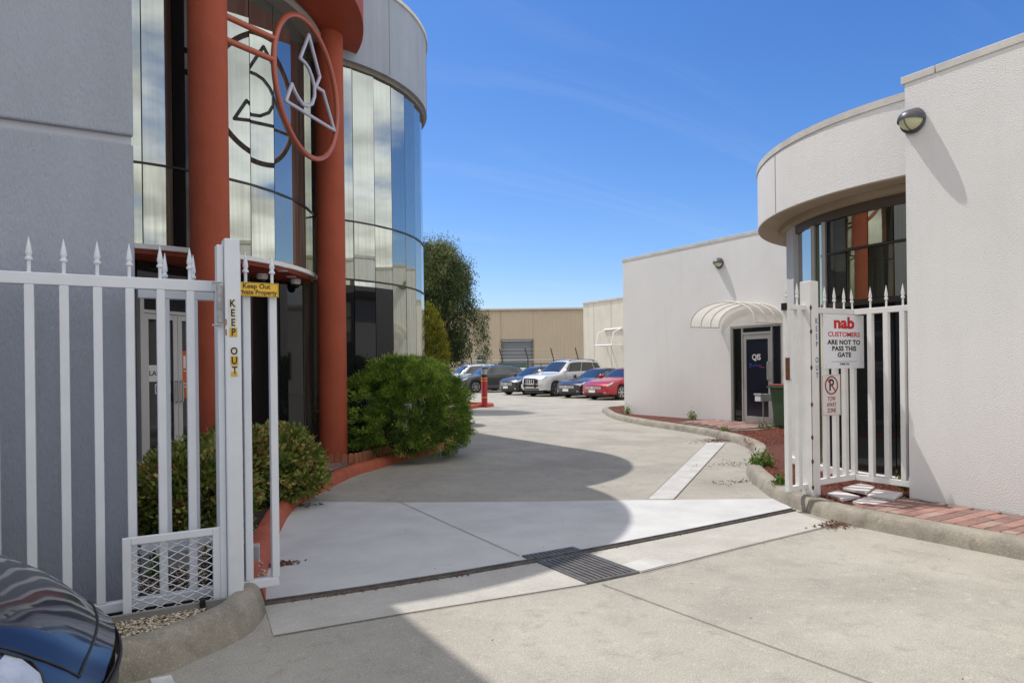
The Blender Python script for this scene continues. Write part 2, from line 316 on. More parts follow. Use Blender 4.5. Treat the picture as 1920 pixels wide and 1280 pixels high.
# ============================================================ ground
g0 = MB().sheet([(-400, -400), (400, -400), (400, 400), (-400, 400)], 0).build('ground', M_road); tag(g0, kind='structure')
def flat(name, poly, z, m): return tag(MB().sheet(poly, z).build(name, m), kind='structure')
band_back = [(1.84, 7.88), (2.83, 7.12), (4.03, 6.33), (5.13, 5.71), (5.36, 5.55), (6.32, 4.97)]
flat('gate_slab', [(0.90, 4.53), (1.05, 5.3), (1.4, 6.5), (1.72, 7.5)]+band_back+[(5.98, 4.51), (4.4, 4.435), (3.6, 4.41), (2.98, 4.40), (2.2, 4.42), (1.5, 4.46)], .004, M_slab)
flat('trench_strip', [(5.13, 5.715), (5.36, 5.56), (10.12, 9.10), (9.85, 9.31)], .008, M_strip)
flat('gate_apron', [(3.0, 4.325), (2.2, 4.345), (1.5, 4.39), (0.88, 4.46), (.82, 3.93), (1.6, 3.86), (2.79, 3.72), (3.3, 3.72), (4.4, 3.80), (5.68, 3.87), (5.9, 4.43), (4.4, 4.36), (3.6, 4.335)], .004, M_apron)
flat('pale_patch', [(3.28, 3.735), (3.62, 3.765), (3.55, 3.98), (3.24, 3.93)], .008, M_strip)  # small paler sheet laid over the apron beside the drain grate
def strip(name, pts, w_, z, m):
    P = [Vector((x, y, 0)) for x, y in pts]; Lf = []; Rt = []
    for i, p in enumerate(P):
        d = (P[min(i+1, len(P)-1)]-P[max(i-1, 0)]).normalized(); nn = Vector((-d.y, d.x, 0))*w_/2
        Lf.append((p.x+nn.x, p.y+nn.y, z)); Rt.append((p.x-nn.x, p.y-nn.y, z))
    return tag(MB().grid([Rt, Lf], True).build(name, m), kind='structure')
strip('expansion_joint', [(.82, 3.92), (1.6, 3.85), (2.79, 3.71)], .006, .010, M_joint)
strip('expansion_joint', [(3.26, 3.70), (4.4, 3.79), (5.70, 3.86)], .008, .0125, M_joint)
strip('expansion_joint', [(2.83, 7.12), (2.80, 5.8), (2.78, 4.55)], .006, .010, M_joint)
strip('expansion_joint', [(2.88, 3.66), (2.95, 2.6), (3.0, 1.87), (3.05, .2), (3.1, -6)], .006, .006, M_joint)
strip('expansion_joint', [(11.8, 22.0), (14.4, 20.6), (19, 18.2), (24, 15.5)], .03, .006, M_joint)
strip('slab_edge', [(5.13, 5.715), (9.85, 9.31)], .012, .0105, mat('strip edge', (.3, .28, .25), .9))
strip('slab_edge', [(5.36, 5.555), (10.12, 9.095)], .012, .0105, MATS['strip edge'])
flat('parking_line', [(.205, 3.70), (.295, 3.69), (.33, 3.2), (.24, 3.2)], .006, mat('worn white paint', (.72, .72, .70), .8, var=.3, vscale=14))
# gate track: two steel rails with debris between
tr = thing('gate_track', (3.4, 4.45, 0), 'dark steel sliding gate track set across the driveway entrance', 'gate track')
M_track = mat('dull track steel', (.22, .21, .19), .55, metal=.6, var=.4, vscale=12, stain=.5, stain_col=(.09, .05, .03), stain_scale=5)
TRK = [(.88, 4.51), (1.5, 4.44), (2.2, 4.395), (2.98, 4.375), (3.6, 4.385), (4.4, 4.41), (5.2, 4.45), (5.95, 4.49)]
def track_y(x): return float(np.interp(x, [a for a, _ in TRK], [b for _, b in TRK]))
for o_, w_, h_ in ((.012, .013, .022), (-.026, .009, .016)):
    rl = MB()
    for (a, b), (c, d) in zip(TRK[:-1], TRK[1:]): rl.bar((a, b+o_, h_/2), (c, d+o_, h_/2), w_, h_)
    rl.build('rail', M_track, tr)
dd = MB()
for i in range(260):
    x = random.choice([random.uniform(.95, 2.3), random.uniform(.95, 5.8)]); y = track_y(x)-.005+random.uniform(-.014, .010) if random.random() < .7 else track_y(x)-.05+random.uniform(-.03, .01)
    a = random.uniform(0, 3.1); l_ = random.uniform(.006, .02); dd.bar((x, y, .009), (x+l_*math.cos(a), y+l_*math.sin(a), .011+random.uniform(0, .004)), .006, .003)
tag(dd.build('leaf_debris', mat('red-brown debris', (.15, .06, .03), .9, var=.5, vscale=40), tr), kind='stuff')
fix(tr)
# drain grates (grate bars run away from the street)
def grate(label, x0, x1, y0, y1, nb):
    t = thing('drain_grate', ((x0+x1)/2, (y0+y1)/2, 0), label, 'drain grate')
    MB().sheet([(x0, y0), (x1, y0), (x1, y1), (x0, y1)], .010).build('pit_opening', M_black, t)
    fr = MB(); e = .02
    fr.box(x0-e, x1+e, y0-e, y0, .002, .0155); fr.box(x0-e, x1+e, y1, y1+e, .002, .0155); fr.box(x0-e, x0, y0, y1, .002, .0155); fr.box(x1, x1+e, y0, y1, .002, .0155)
    fr.build('frame', M_track, t)
    for i in range(nb):
        x = x0+(i+.5)*(x1-x0)/nb
        MB().box(x-.013, x+.013, y0, y1, .0105, .0165).build('bar', mat('grate iron', (.15, .14, .13), .6, metal=.1, var=.4, vscale=15, stain=.4, stain_col=(.12, .07, .04), stain_scale=6), t)
    fix(t)
grate('iron drain grate on the street side of the gate track', 2.82, 3.24, 3.74, 4.31, 10)
grate('narrow iron drain grate behind the gate track', 2.81, 3.25, 4.425, 4.51, 11)
dbr = thing('leaf_litter', (5.75, 3.85, 0)); dbr['kind'] = 'stuff'
lm = MB()
for cx, cy, n_, s_ in ((5.72, 3.86, 130, .12), (10.45, 9.42, 420, .3), (8.0, 7.1, 40, .3), (6.75, 5.95, 40, .2), (1.16, 5.35, 120, .07), (1.9, 7.5, 30, .1)):
    for i in range(n_):
        x, y = random.gauss(cx, s_), random.gauss(cy, s_*.5); a = random.uniform(0, 6.3); l_ = random.uniform(.012, .04)
        lm.bar((x, y, .006+random.random()*.006), (x+l_*math.cos(a), y+l_*math.sin(a), .010+random.random()*.008), .012, .003)
for i in range(70):
    x, y = random.uniform(1, 9), random.uniform(1.5, 11); a = random.uniform(0, 6.3); l_ = random.uniform(.005, .018)
    lm.bar((x, y, .013), (x+l_*math.cos(a), y+l_*math.sin(a), .015), .006, .002)
bpy.data.objects.remove(dbr)
tag(lm.build('leaf_litter', MATS['red-brown debris']), 'red-brown bark and leaf litter scattered on the driveway', 'leaf litter', kind='stuff')

# ============================================================ kerbs
def kerb(name, pts, m, width=.2, hgt=.14, seg=2.4, prof=None):
    P = cat_rom([(x, y, 0) for x, y in pts], 10)
    prof = prof or [(0, 0), (.012, .06), (.03, hgt*.80), (.055, hgt*.94), (.09, hgt), (width-.03, hgt), (width-.01, hgt*.93), (width, 0)]
    k = thing(name, P[0], kind='structure'); cum = 0; cur = []; segs = []
    for i, p in enumerate(P):
        d = (P[min(i+1, len(P)-1)]-P[max(i-1, 0)]).normalized(); nn = Vector((-d.y, d.x, 0))
        row = [tuple(p+nn*o_+Vector((0, 0, z_))) for o_, z_ in prof]
        if cur and cum > seg and i < len(P)-2:
            cur.append([tuple(Vector(q)-d*.006) for q in row]); segs.append(cur); cur = [[tuple(Vector(q)+d*.006) for q in row]]; cum = 0
        else: cur.append(row)
        if i: cum += (p-P[i-1]).length
    segs.append(cur)
    for s_ in segs:
        mb = MB().grid(s_); n_ = len(prof); mb.f.append(tuple(range(n_))); mb.f.append(tuple((len(s_)-1)*n_+j for j in range(n_))[::-1])
        mb.build('kerb_stone', m, k, smooth=True, ang=50)
    fix(k); return P
KR = [(17.5, 18.6), (15.6, 18.5), (14.4, 18.1), (13.75, 17.3), (12.39, 15.15), (11.6, 13.08), (11.05, 10.9), (10.62, 9.75), (10.1, 8.75), (9.33, 7.80), (8.30, 7.03), (7.42, 6.32), (6.83, 5.69), (6.27, 4.98), (6.0, 4.45), (5.83, 3.96), (5.79, 3.4), (5.80, 2.43), (5.80, 0), (5.80, -3), (5.8, -9)]
KRP = kerb('kerb_right', KR, M_kerb)
KL1 = [(-9, 3.62), (-4, 3.64), (-1, 3.66), (.13, 3.71), (.45, 3.84), (.70, 4.03), (.84, 4.28), (.89, 4.50)]
kerb('kerb_street_left', KL1, M_kerb, width=.18, hgt=.17, prof=[(0, 0), (.015, .06), (.035, .13), (.06, .158), (.09, .17), (.15, .17), (.175, .155), (.18, 0)])
KL2 = [(.90, 4.52), (1.0, 5.0), (1.12, 5.45), (1.45, 6.55), (1.82, 7.5), (2.36, 8.33), (3.0, 9.22), (3.42, 9.62), (4.14, 10.27), (4.76, 10.72), (5.45, 11.4), (6.2, 12.6), (7.55, 15.4), (9.0, 17.9), (10.5, 20.5), (11.4, 21.9), (12.2, 22.7), (12.9, 22.95), (13.2, 23.6), (12.6, 24.6), (10, 26)]
KLP = kerb('kerb_painted_left', KL2, M_redkerb, width=.17, hgt=.13)
def inner(P, off):
    res = []
    for i, p in enumerate(P):
        d = (P[min(i+1, len(P)-1)]-P[max(i-1, 0)]).normalized(); res.append((p.x-d.y*off, p.y+d.x*off))
    return res
kri = inner(KRP, .17)
bedR = [q for q in kri if q[1] > 3.9]
flat('mulch_bed', bedR+[(7.6, 3.92), (13.2, 3.92), (13.2, 15.3), (17.4, 15.3), (17.4, 18.4)], .11, M_mulchbase)
kli = inner(KLP, .15)
flat('garden_bed', [q for q in kli if q[1] < 22.5]+[(5.0, 22.5), (5.0, 12), (-.0, 9.6), (-.0, 4.6), (.6, 4.5)], .095, M_soil)
flat('verge', [(-9, 3.84), (.0, 3.86), (.35, 4.02), (.60, 4.22), (.70, 4.5), (.3, 4.7), (-9, 4.74)], .10, M_soil)
# brick paving beside the right wall
M_sand = mat('paving joint sand', (.20, .16, .13), .95, var=.4, vscale=10)
pv = flat('brick_paving', [(5.95, 3.92), (5.95, -9), (6.86, -9), (6.86, 3.92)], .122, M_sand)
bme = {}
def brick_mesh(l_, w_, h_, m, key):
    if key not in bme:
        mb = MB(); e = .005
        V = [(-l_/2, -w_/2, 0), (l_/2, -w_/2, 0), (l_/2, w_/2, 0), (-l_/2, w_/2, 0), (-l_/2, -w_/2, h_-e), (l_/2, -w_/2, h_-e), (l_/2, w_/2, h_-e), (-l_/2, w_/2, h_-e),
             (-l_/2+e, -w_/2+e, h_), (l_/2-e, -w_/2+e, h_), (l_/2-e, w_/2-e, h_), (-l_/2+e, w_/2-e, h_)]
        F = [(8, 9, 10, 11)]+[(i, (i+1) % 4, 4+(i+1) % 4, 4+i) for i in range(4)]+[(4+i, 4+(i+1) % 4, 8+(i+1) % 4, 8+i) for i in range(4)]
        mb.add(V, F); me = mb.mesh('brick'); me.materials.append(m); bme[key] = me
    return bme[key]
brick_tones = [mat('brick tone %s' % k, c, .85, var=.3, vscale=9, bump=.4, bscale=80, bdist=.004, stain=.35, stain_col=(.25, .20, .17), stain_scale=3) for k, c in
               (('rose', (.37, .205, .17)), ('red', (.31, .165, .135)), ('tan', (.38, .26, .215)), ('plum', (.26, .15, .13)))]
def brick_at(x, y, z, rz, parent, l_=.222, w_=.104):
    t_ = random.randrange(4); o = bpy.data.objects.new('brick', brick_mesh(l_, w_, .03, brick_tones[t_], (l_, t_))); C.objects.link(o); o.parent = parent
    o.location = (x, y, z+random.uniform(-.002, .002)); o.rotation_euler = (random.uniform(-.006, .006), random.uniform(-.006, .006), rz+random.uniform(-.012, .012))
row = 0; y = 3.84
while y > 1.0:
    x = 6.07+(.115 if row % 2 else 0)
    while x+.11 < 6.87:
        brick_at(x+.03, y, .112, 0, pv); x += .230
    if row % 2: brick_at(6.045, y, .112, 0, pv, l_=.100)
    else: pass
    row += 1; y -= .112
# brick threshold outside the office door (far right) and behind the painted kerb (left)
pv2 = flat('door_paving', [(11.05, 9.75), (11.45, 11.0), (11.8, 12.1), (12.98, 12.1), (12.98, 9.85), (11.6, 9.6)], .122, M_sand)
for i in range(9):
    for j in range(19):
        x = 11.2+i*.23+(.115 if j % 2 else 0); y = 9.9+j*.115
        if x < 12.87 and x > 11.02+(y-9.75)*.33+.2: brick_at(x, y, .114, 0, pv2)
pv3 = flat('entry_paving', [(2.2, 8.55), (2.75, 9.25), (3.2, 9.85), (2.7, 10.4), (.6, 9.3), (.4, 8.6)], .104, M_sand)
for i in range(13):
    for j in range(18):
        x = .55+i*.232+(.115 if j % 2 else 0); y = 8.62+j*.113
        if x < 2.08+(y-8.55)*.80 and y < 9.35+(x-.6)*.5 : brick_at(x, y, .092, 0, pv3)
# bark chips, one mass
def inside(poly, x, y):
    c = False; j = len(poly)-1
    for i in range(len(poly)):
        xi, yi = poly[i]; xj, yj = poly[j]
        if (yi > y) != (yj > y) and x < (xj-xi)*(y-yi)/(yj-yi)+xi: c = not c
        j = i
    return c
def chips(name, label, cat_, regions, n, size, m, z, seed):
    r_ = random.Random(seed); P = []
    while len(P) < n:
        poly = r_.choices(regions, [k[1] for k in regions])[0][0]; xs = [p[0] for p in poly]; ys = [p[1] for p in poly]
        x, y = r_.uniform(min(xs), max(xs)), r_.uniform(min(ys), max(ys))
        if inside(poly, x, y): P.append((x, y, z+r_.uniform(0, .022)))
    P = np.array(P); rr = np.random.default_rng(seed); D = rr.normal(size=(n, 3)); D[:, 2] *= .35
    me = leaves(P, D, rr.uniform(size*.6, size*1.5, n), rr.uniform(size*.25, size*.55, n), m, name, fold=.15, seed=seed)
    return tag(put(name, me), label, cat_, kind='stuff')
M_bark = foliage_mat('red bark chip', (.09, .02, .012), (.22, .06, .035), (.40, .16, .10), 3.0, .9)
near_bed = [q for q in bedR if q[1] < 7.2]+[(8.6, 7.3), (8.0, 6.1), (7.7, 5.3), (7.6, 3.92), (6.2, 3.92)]
far_bed = [(9.3, 7.9), (10.0, 8.6), (10.75, 9.5), (11.7, 9.55), (12.9, 9.75), (12.9, 7.5), (10.2, 7.3)]
tip_bed = [q for q in bedR if q[1] > 15.6]+[(13.1, 15.5), (17, 15.5)]
chips('bark_mulch', 'red bark mulch covering the bed beside the white building', 'mulch', [(near_bed, 5), (far_bed, 3), (tip_bed, 2)], 15000, .036, M_bark, .112, 3)
# pebbles inside the left kerb
pebm = MB(); ico = [(0, 0, 1), (.89, 0, .3), (.28, .85, .3), (-.72, .53, .3), (-.72, -.53, .3), (.28, -.85, .3), (0, 0, -.6)]
icf = [(0, 1, 2), (0, 2, 3), (0, 3, 4), (0, 4, 5), (0, 5, 1), (6, 2, 1), (6, 3, 2), (6, 4, 3), (6, 5, 4), (6, 1, 5)]
poly1 = [(-.9, 3.86), (0, 3.90), (.34, 4.06), (.50, 4.2), (.52, 4.28), (-.9, 4.28)]; poly2 = [(.2, 4.68), (.95, 4.62), (1.0, 5.3), (1.3, 6.3), (.2, 6.2)]
Vp = []; Fp = []; Tp = []; k = 0
while k < 7000:
    poly = poly1 if random.random() < .6 else poly2
    xs = [p[0] for p in poly]; ys = [p[1] for p in poly]; x, y = random.uniform(min(xs), max(xs)), random.uniform(min(ys), max(ys))
    if not inside(poly, x, y): continue
    s_ = random.uniform(.006, .013); a = random.uniform(0, 6.3); ca, sa = math.cos(a)*s_, math.sin(a)*s_; q = random.uniform(.6, 1.1); z = .103+random.uniform(0, .016)
    for (u_, v_, w_) in ico: Vp.append((x+u_*ca*1.2-v_*sa*q, y+u_*sa*1.2+v_*ca*q, z+w_*s_*.7))
    Fp += [tuple(i+k*7 for i in f) for f in icf]; Tp += [random.random()]*7; k += 1
M_peb = foliage_mat('cream river pebble', (.45, .34, .23), (.70, .60, .45), (.86, .80, .68), 2.0, .75)
tag(put('pebbles', tint_mesh('pebbles', np.array(Vp), np.array(Fp), np.array(Tp), M_peb)), 'cream pebbles filling the strip between kerb and gate', 'pebbles', kind='stuff')

# ============================================================ left office building
LB = thing('office_building', (2.5, 12, 0), 'grey-blue and mirror-glass office building with rounded tower and terracotta columns', 'building')
MB().box(-14, .18, 4.79, 18.4, 0, 6.85).build('wall_core', M_bluewall, LB)
MB().box(-14, .21, 4.75, 4.80, 0, 2.825).build('wall_panel', M_bluewall, LB, bevel=.012)
MB().box(-14, .21, 4.742, 4.80, 2.875, 6.86).build('wall_panel', M_bluewall, LB, bevel=.012)
MB().box(-14, .20, 4.775, 4.80, 2.82, 2.88).build('wall_groove', mat('groove paint', (.46, .48, .53), .8), LB)
BC, BR = Vector((.3, 11.6, 0)), 2.75
TC, TR = Vector((2.9, 13.5, 0)), 2.80
def pol(c, r_, a, z=0): return (c.x+r_*math.cos(R(a)), c.y+r_*math.sin(R(a)), z)
def arc(c, r_, a0, a1, n): return [(c.x+r_*math.cos(R(a0+(a1-a0)*i/n)), c.y+r_*math.sin(R(a0+(a1-a0)*i/n))) for i in range(n+1)]
def pane(c, r_, a0, a1, z0, z1, m, parent, gap=.006, jit=.004, th=.012, name='pane'):
    p0 = Vector(pol(c, r_, a0)); p1 = Vector(pol(c, r_, a1)); d = (p1-p0).normalized(); n_ = Vector((d.y, -d.x, 0))
    if n_.dot((p0+p1)/2-c) < 0: n_ = -n_
    p0 += d*gap; p1 -= d*gap; j = [random.uniform(-jit, jit) for _ in range(3)]
    j = [j[0], j[1], j[2], j[1]+j[2]-j[0]]
    f = [p0+n_*j[0]+Vector((0, 0, z0)), p1+n_*j[1]+Vector((0, 0, z0)), p1+n_*j[3]+Vector((0, 0, z1)), p0+n_*j[2]+Vector((0, 0, z1))]
    b = [q-n_*th for q in f]
    mb = MB().add(f+b, [(0, 1, 2, 3), (7, 6, 5, 4), (0, 4, 5, 1), (1, 5, 6, 2), (2, 6, 7, 3), (3, 7, 4, 0)])
    if (p1-p0).cross(Vector((0, 0, 1))).dot(n_) < 0: mb.f = [q[::-1] for q in mb.f]
    return mb.build(name, m, parent)
# curved entrance bay: dark backing drum, mirror panes in facets, white sill
MB().prism(arc(BC, BR-.05, -130, 20, 40)+[(.3, 14)], 2.83, 6.5).build('bay_core', M_darkframe, LB)
ed = [-14.5, -23.2, -31.8, -41.4, -50.2, -59, -69.2, -79.6, -86.3, -94.5, -103]
for i in range(len(ed)-1):
    a0, a1 = ed[i+1], ed[i]
    if a1 > -12: pass
    pane(BC, BR, a0, a1, 3.835, 6.30, (M_darkglass if i == 6 else M_mirror if i != 1 else M_mirror_dark), LB)
    pane(BC, BR, a0, a1, 2.905, 3.805, (M_darkglass if i == 6 else M_mirror_dirty if i != 1 else M_mirror_dark), LB)
def ringband(c, r0, r1, z0, z1, a0, a1, n=48):
    o_ = arc(c, r1, a0, a1, n); i_ = arc(c, r0, a0, a1, n); mb = MB()
    rows = [[(x, y, z0) for x, y in i_], [(x, y, z0) for x, y in o_], [(x, y, z1) for x, y in o_], [(x, y, z1) for x, y in i_], [(x, y, z0) for x, y in i_]]
    return mb.grid(rows, a1 > a0)
ringband(BC, BR-.1, BR+.012, 3.808, 3.832, -125, 0).build('transom', M_darkframe, LB, smooth=True)
ringband(BC, BR-.15, BR+.05, 2.845, 2.90, -125, 5).build('sill', M_white_trim, LB, smooth=True)
MB().prism(arc(BC, BR-.02, -125, 5, 48)+[(.3, 13)], 2.80, 2.848).build('soffit', M_redsoft, LB, smooth=True)
ringband(BC, BR-.15, BR+.22, 6.30, 6.40, -125, 10).build('bay_rim', mat('bay rim grey', (.30, .28, .25), .7), LB, smooth=True)
MB().prism(arc(BC, BR+.18, -125, 10, 48)+[(.3, 13)], 6.40, 6.47).build('bay_soffit', mat('dark soffit', (.10, .085, .075), .7), LB)
CC = Vector((.5, 10.9, 0))
MB().prism(arc(CC, 3.12, -175, 40, 72), 6.47, 7.55).build('canopy', M_redsoft, LB, smooth=True)
for nm, x, y in (('near', 1.11, 8.35), ('far', 3.05, 10.3)):
    MB().lathe([(.207, .05), (.207, 6.475)], 40, (x, y, 0)).build('column', M_red, LB, smooth=True)
for x, y in ((2.18, 9.62), (2.42, 10.15), (1.2, 9.35)):
    MB().lathe([(.07, 2.794), (.075, 2.80)], 20, (x, y, 0)).build('downlight', M_white_trim, LB)
# rounded tower
MB().prism(arc(TC, TR-.05, -150, 0, 48)+[(5.66, 18.3), (.4, 18.3)], .05, 6.4).build('tower_core', M_darkframe, LB)
ed = [-33.4-8.6*i for i in range(-4, 12)]
for i in range(len(ed)-1):
    a0, a1 = ed[i+1], ed[i]
    pane(TC, TR, a0, a1, 3.835, 6.28, M_mirror, LB)
    pane(TC, TR, a0, a1, 2.905, 3.805, M_mirror_dirty, LB)
    if -86 < a0 < -67: pane(TC, TR, a0, a1, .12, 2.80, M_darkglass, LB); pane(TC, TR, a0, a1, 2.80, 2.875, M_mirror_dirty, LB)
    else: pane(TC, TR, a0, a1, .12, 2.875, M_mirror_dirty if a0 > -94 else M_darkglass, LB)
for z in (3.808, 2.878): ringband(TC, TR-.1, TR+.012, z, z+.024, -150, 0).build('transom', M_darkframe, LB, smooth=True)
MB().box(5.55, 5.70, 13.52, 18.4, 0, 6.3).build('side_wall', M_fascia, LB)
fo = arc(TC, TR+.10, -150, 0, 60)+[(5.80, 18.45), (.2, 18.45)]
MB().prism(arc(TC, TR+.04, -150, 0, 60)+[(5.74, 18.42), (.2, 18.42)], 6.26, 6.33).build('fascia_lip', mat('fascia lip', (.22, .19, .15), .6, var=.3, vscale=6), LB, smooth=True)
MB().prism(fo, 6.33, 7.68).build('fascia', M_fascia, LB, smooth=True)
MB().prism(arc(TC, TR+.13, -150, 0, 60)+[(5.83, 18.48), (.2, 18.48)], 7.68, 7.74).build('fascia_cap', M_cap, LB, smooth=True)
# fine expansion joints on the fascia
for a in (-28, -62): MB().bar(pol(TC, TR+.101, a, 6.36), pol(TC, TR+.101, a, 7.66), .008, .006).build('fascia_joint', MATS['fascia lip'], LB)
# entrance wall, set back and turned towards the driveway
E0, ed_, en_ = Vector((.45, 9.4, 0)), Vector((.841, .541, 0)), Vector((.541, -.841, 0))
def Q(t, o_, z): v_ = E0+ed_*t+en_*o_; return (v_.x, v_.y, z)
def ebox(t0, t1, o0, o1, z0, z1, mb=None):
    mb = mb or MB(); V = [Q(t0, o1, z0), Q(t1, o1, z0), Q(t1, o0, z0), Q(t0, o0, z0), Q(t0, o1, z1), Q(t1, o1, z1), Q(t1, o0, z1), Q(t0, o0, z1)]
    return mb.add(V, [(0, 3, 2, 1), (4, 5, 6, 7), (0, 1, 5, 4), (1, 2, 6, 5), (2, 3, 7, 6), (3, 0, 4, 7)])
ERZ = math.atan2(.541, .841)
ebox(-.3, 2.80, -.15, -.06, .1, 2.80).build('entrance_backing', M_black, LB)
M_doorframe = mat('door frame paint', (.62, .62, .60), .4, spec=.5)
fm = MB(); ebox(0, .05, -.05, .03, .1, 2.45, fm); ebox(1.10, 1.15, -.05, .03, .1, 2.45, fm); ebox(.05, 1.10, -.05, .03, 2.17, 2.21, fm); ebox(.05, 1.10, -.05, .03, 2.41, 2.45, fm)
dfr = fm.build('door_frame', M_doorframe, LB)
ebox(.05, 1.10, -.03, -.02, 2.21, 2.41).build('fanlight', M_darkglass, dfr)
for t0, t1 in ((.055, .515), (.521, 1.095)):
    lf = MB(); ebox(t0, t0+.06, -.03, .015, .12, 2.165, lf); ebox(t1-.06, t1, -.03, .015, .12, 2.165, lf); ebox(t0+.06, t1-.06, -.03, .015, 2.10, 2.165, lf); ebox(t0+.06, t1-.06, -.03, .015, .12, .24, lf)
    d_ = lf.build('door', M_doorframe, LB)
    ebox(t0+.06, t1-.06, -.012, -.004, .24, 2.10).build('glass', M_darkglass, d_)
    th_ = t1-.03 if t0 < .1 else t0+.03
    MB().tube([Q(th_, .012, 1.08), Q(th_, .06, 1.08), Q(th_, .06, 1.34), Q(th_, .012, 1.34)], .011, 8).build('handle', M_alu, d_)
M_paper = mat('white paper', (.8, .8, .79), .7); M_ink = mat('black ink', (.015, .015, .017), .6)
M_orange = mat('orange poster', (.62, .13, .015), .5)
def ebill(name, label, t0, t1, z0, z1, m):
    o = ebox(t0, t1, .0005, .003, z0, z1).build(name, m); return tag(o, label, 'notice')
n1 = ebill('notice', 'white company name notice on the glass entrance door', .125, .40, 1.34, 1.54, M_paper)
text('lettering', 'LADC', .085, M_ink, n1, Q(.235, .0045, 1.44), (math.pi/2, 0, ERZ), bold=.001)
n2 = ebill('notice', 'small blue and mauve picture notice under the white door notice', .20, .42, 1.19, 1.31, M_paper)
ebox(.215, .405, .0035, .0045, 1.205, 1.295).build('picture', mat('mauve print', (.25, .2, .45), .6, var=.7, vscale=25), n2)
n3 = ebill('poster', 'tall orange poster on the right leaf of the entrance door', .588, .90, 1.12, 1.72, M_orange)
text('lettering', 'fitz', .12, M_paper, n3, Q(.72, .0045, 1.58), (math.pi/2, -math.pi/2, ERZ), bold=.001) if False else None
for z in (1.46, 1.30, 1.26): ebox(.605, .72, .0035, .0045, z, z+.012).build('print_line', M_paper, n3)
ebox(.605, .64, .0035, .0045, 1.50, 1.66).build('print_mark', M_paper, n3)
for i, t0 in enumerate((1.15, 1.68, 2.21)):
    ebox(t0+.02, t0+.51, -.03, -.015, .12, 2.78).build('pane', M_darkglass, LB)
    ebox(t0-.0+.512, t0+.55, -.04, .015, .1, 2.79).build('mullion', M_darkframe, LB)
ebox(.0, 1.15, -.03, -.018, 2.455, 2.79).build('pane', M_darkglass, LB)
fix(LB)
# camera domes under the soffit
for i, (x, y, lb) in enumerate(((2.0, 10.05, 'white dome camera under the red soffit, nearer the gate post'), (2.55, 10.42, 'white dome camera under the red soffit, beside the far column'))):
    o = MB().lathe([(.075, 2.80), (.078, 2.75), (.06, 2.725)], 20, (x, y, 0)).build('dome_camera', M_white_trim, smooth=True)
    MB().lathe([(.055, 2.725), (.05, 2.69), (.03, 2.672), (.005, 2.667)], 20, (x, y, 0)).build('lens_dome', M_black, o, smooth=True)
    tag(o, lb, 'camera', 'soffit cameras')

# ============================================================ emblem: ring on two arms, bent tube figure inside
RL = Vector((1.88, 8.61, 5.19)); re_ = Vector((.66, .7513, 0)); RRAD = .89; RCN = RL+re_*RRAD
em = thing('emblem', (RCN.x, RCN.y, 4.1), 'terracotta ring emblem with grey angular tube figure held off the near column', 'emblem')
def RP(s_, z): v_ = RCN+re_*s_; return (v_.x, v_.y, RCN.z+z)
MB().tube([RP(RRAD*math.cos(2*math.pi*i/64), RRAD*math.sin(2*math.pi*i/64)) for i in range(64)], .036, 12, closed=True).build('ring', M_redmetal, em, smooth=True)
for zz in (.27, -.0):
    s_ = -math.sqrt(RRAD**2-zz**2); e_ = Vector(RP(s_, zz)); MB().tube([(1.18, 8.37, e_.z+.04), e_], .036, 12).build('arm', M_redmetal, em, smooth=True)
FIG = [(.029, .70), (-.211, .301), (-.089, .298), (.017, .269), (.11, .19), (.171, .094), (.168, -.028), (.098, -.149), (-.032, -.228), (-.156, -.247), (-.275, -.211), (-.365, -.165),
       (-.429, -.108), (-.58, -.367), (.75, -.27), (.419, .137), (.21, .117), (.325, .286)]
fg = MB(); N_ = len(FIG)
for i in range(N_): fg.tube([RP(*[q*1.05 for q in FIG[i]]), RP(*[q*1.05 for q in FIG[(i+1) % N_]])], .024, 10)
for s_, z_ in FIG: fg.lathe([(.001, -.024), (.017, -.017), (.024, 0), (.017, .017), (.001, .024)], 10, RP(s_*1.05, z_*1.05))
fg.build('figure', M_greymetal, em, smooth=True)
fix(em)
# ============================================================ gates and fences
def spear_mesh(m):
    mb = MB().lathe([(.0095, 0), (.0095, .072), (.017, .075), (.019, .083), (.017, .092), (.012, .096), (.011, .102), (.016, .116), (.0165, .122), (.0105, .165), (.001, .222)], 12)
    me = mb.mesh('spear'); me.materials.append(m); me.shade_smooth(); me.set_sharp_from_angle(angle=R(35)); return me
SPEAR = {m.name: spear_mesh(m) for m in (M_gate, M_gatew)}
PAL = {}
def paling(parent, x, y, z0, z1, m, w_=.05, dpt=.05, spear=True, tilt=0):
    key = (w_, dpt, round(z1-z0, 4), m.name)
    if key not in PAL:
        me = MB().box(-w_/2, w_/2, -dpt/2, dpt/2, 0, z1-z0).mesh('paling'); me.materials.append(m); PAL[key] = me
    o = put('paling', PAL[key], parent, bevel=.004); o.location = (x, y, z0)
    if spear:
        s_ = put('spear', SPEAR[m.name], o); s_.location = (0, 0, z1-z0); s_.rotation_euler = (0, tilt, 0)
    return o
GL = thing('sliding_gate', (0, 4.47, .1), 'white steel sliding gate with spear tips, slid open in front of the grey-blue wall', 'gate')
GY = 4.47
for i in range(-16, 9): paling(GL, .01+.1555*(i-2) if False else -.297+.1557*i, GY, .175, 1.925, M_gate, w_=.044, spear=False)
for i in range(-16, 9):
    s_ = put('spear', SPEAR[M_gate.name], GL); s_.location = (-.297+.1557*i, GY, 1.99); s_.scale = (1, 1, .86)
MB().box(-2.9, .965, GY-.025, GY+.025, 1.925, 1.99).build('rail', M_gate, GL, bevel=.005)
MB().box(-2.9, .967, GY-.026, GY+.026, .12, .175).build('rail', M_gate, GL, bevel=.005)
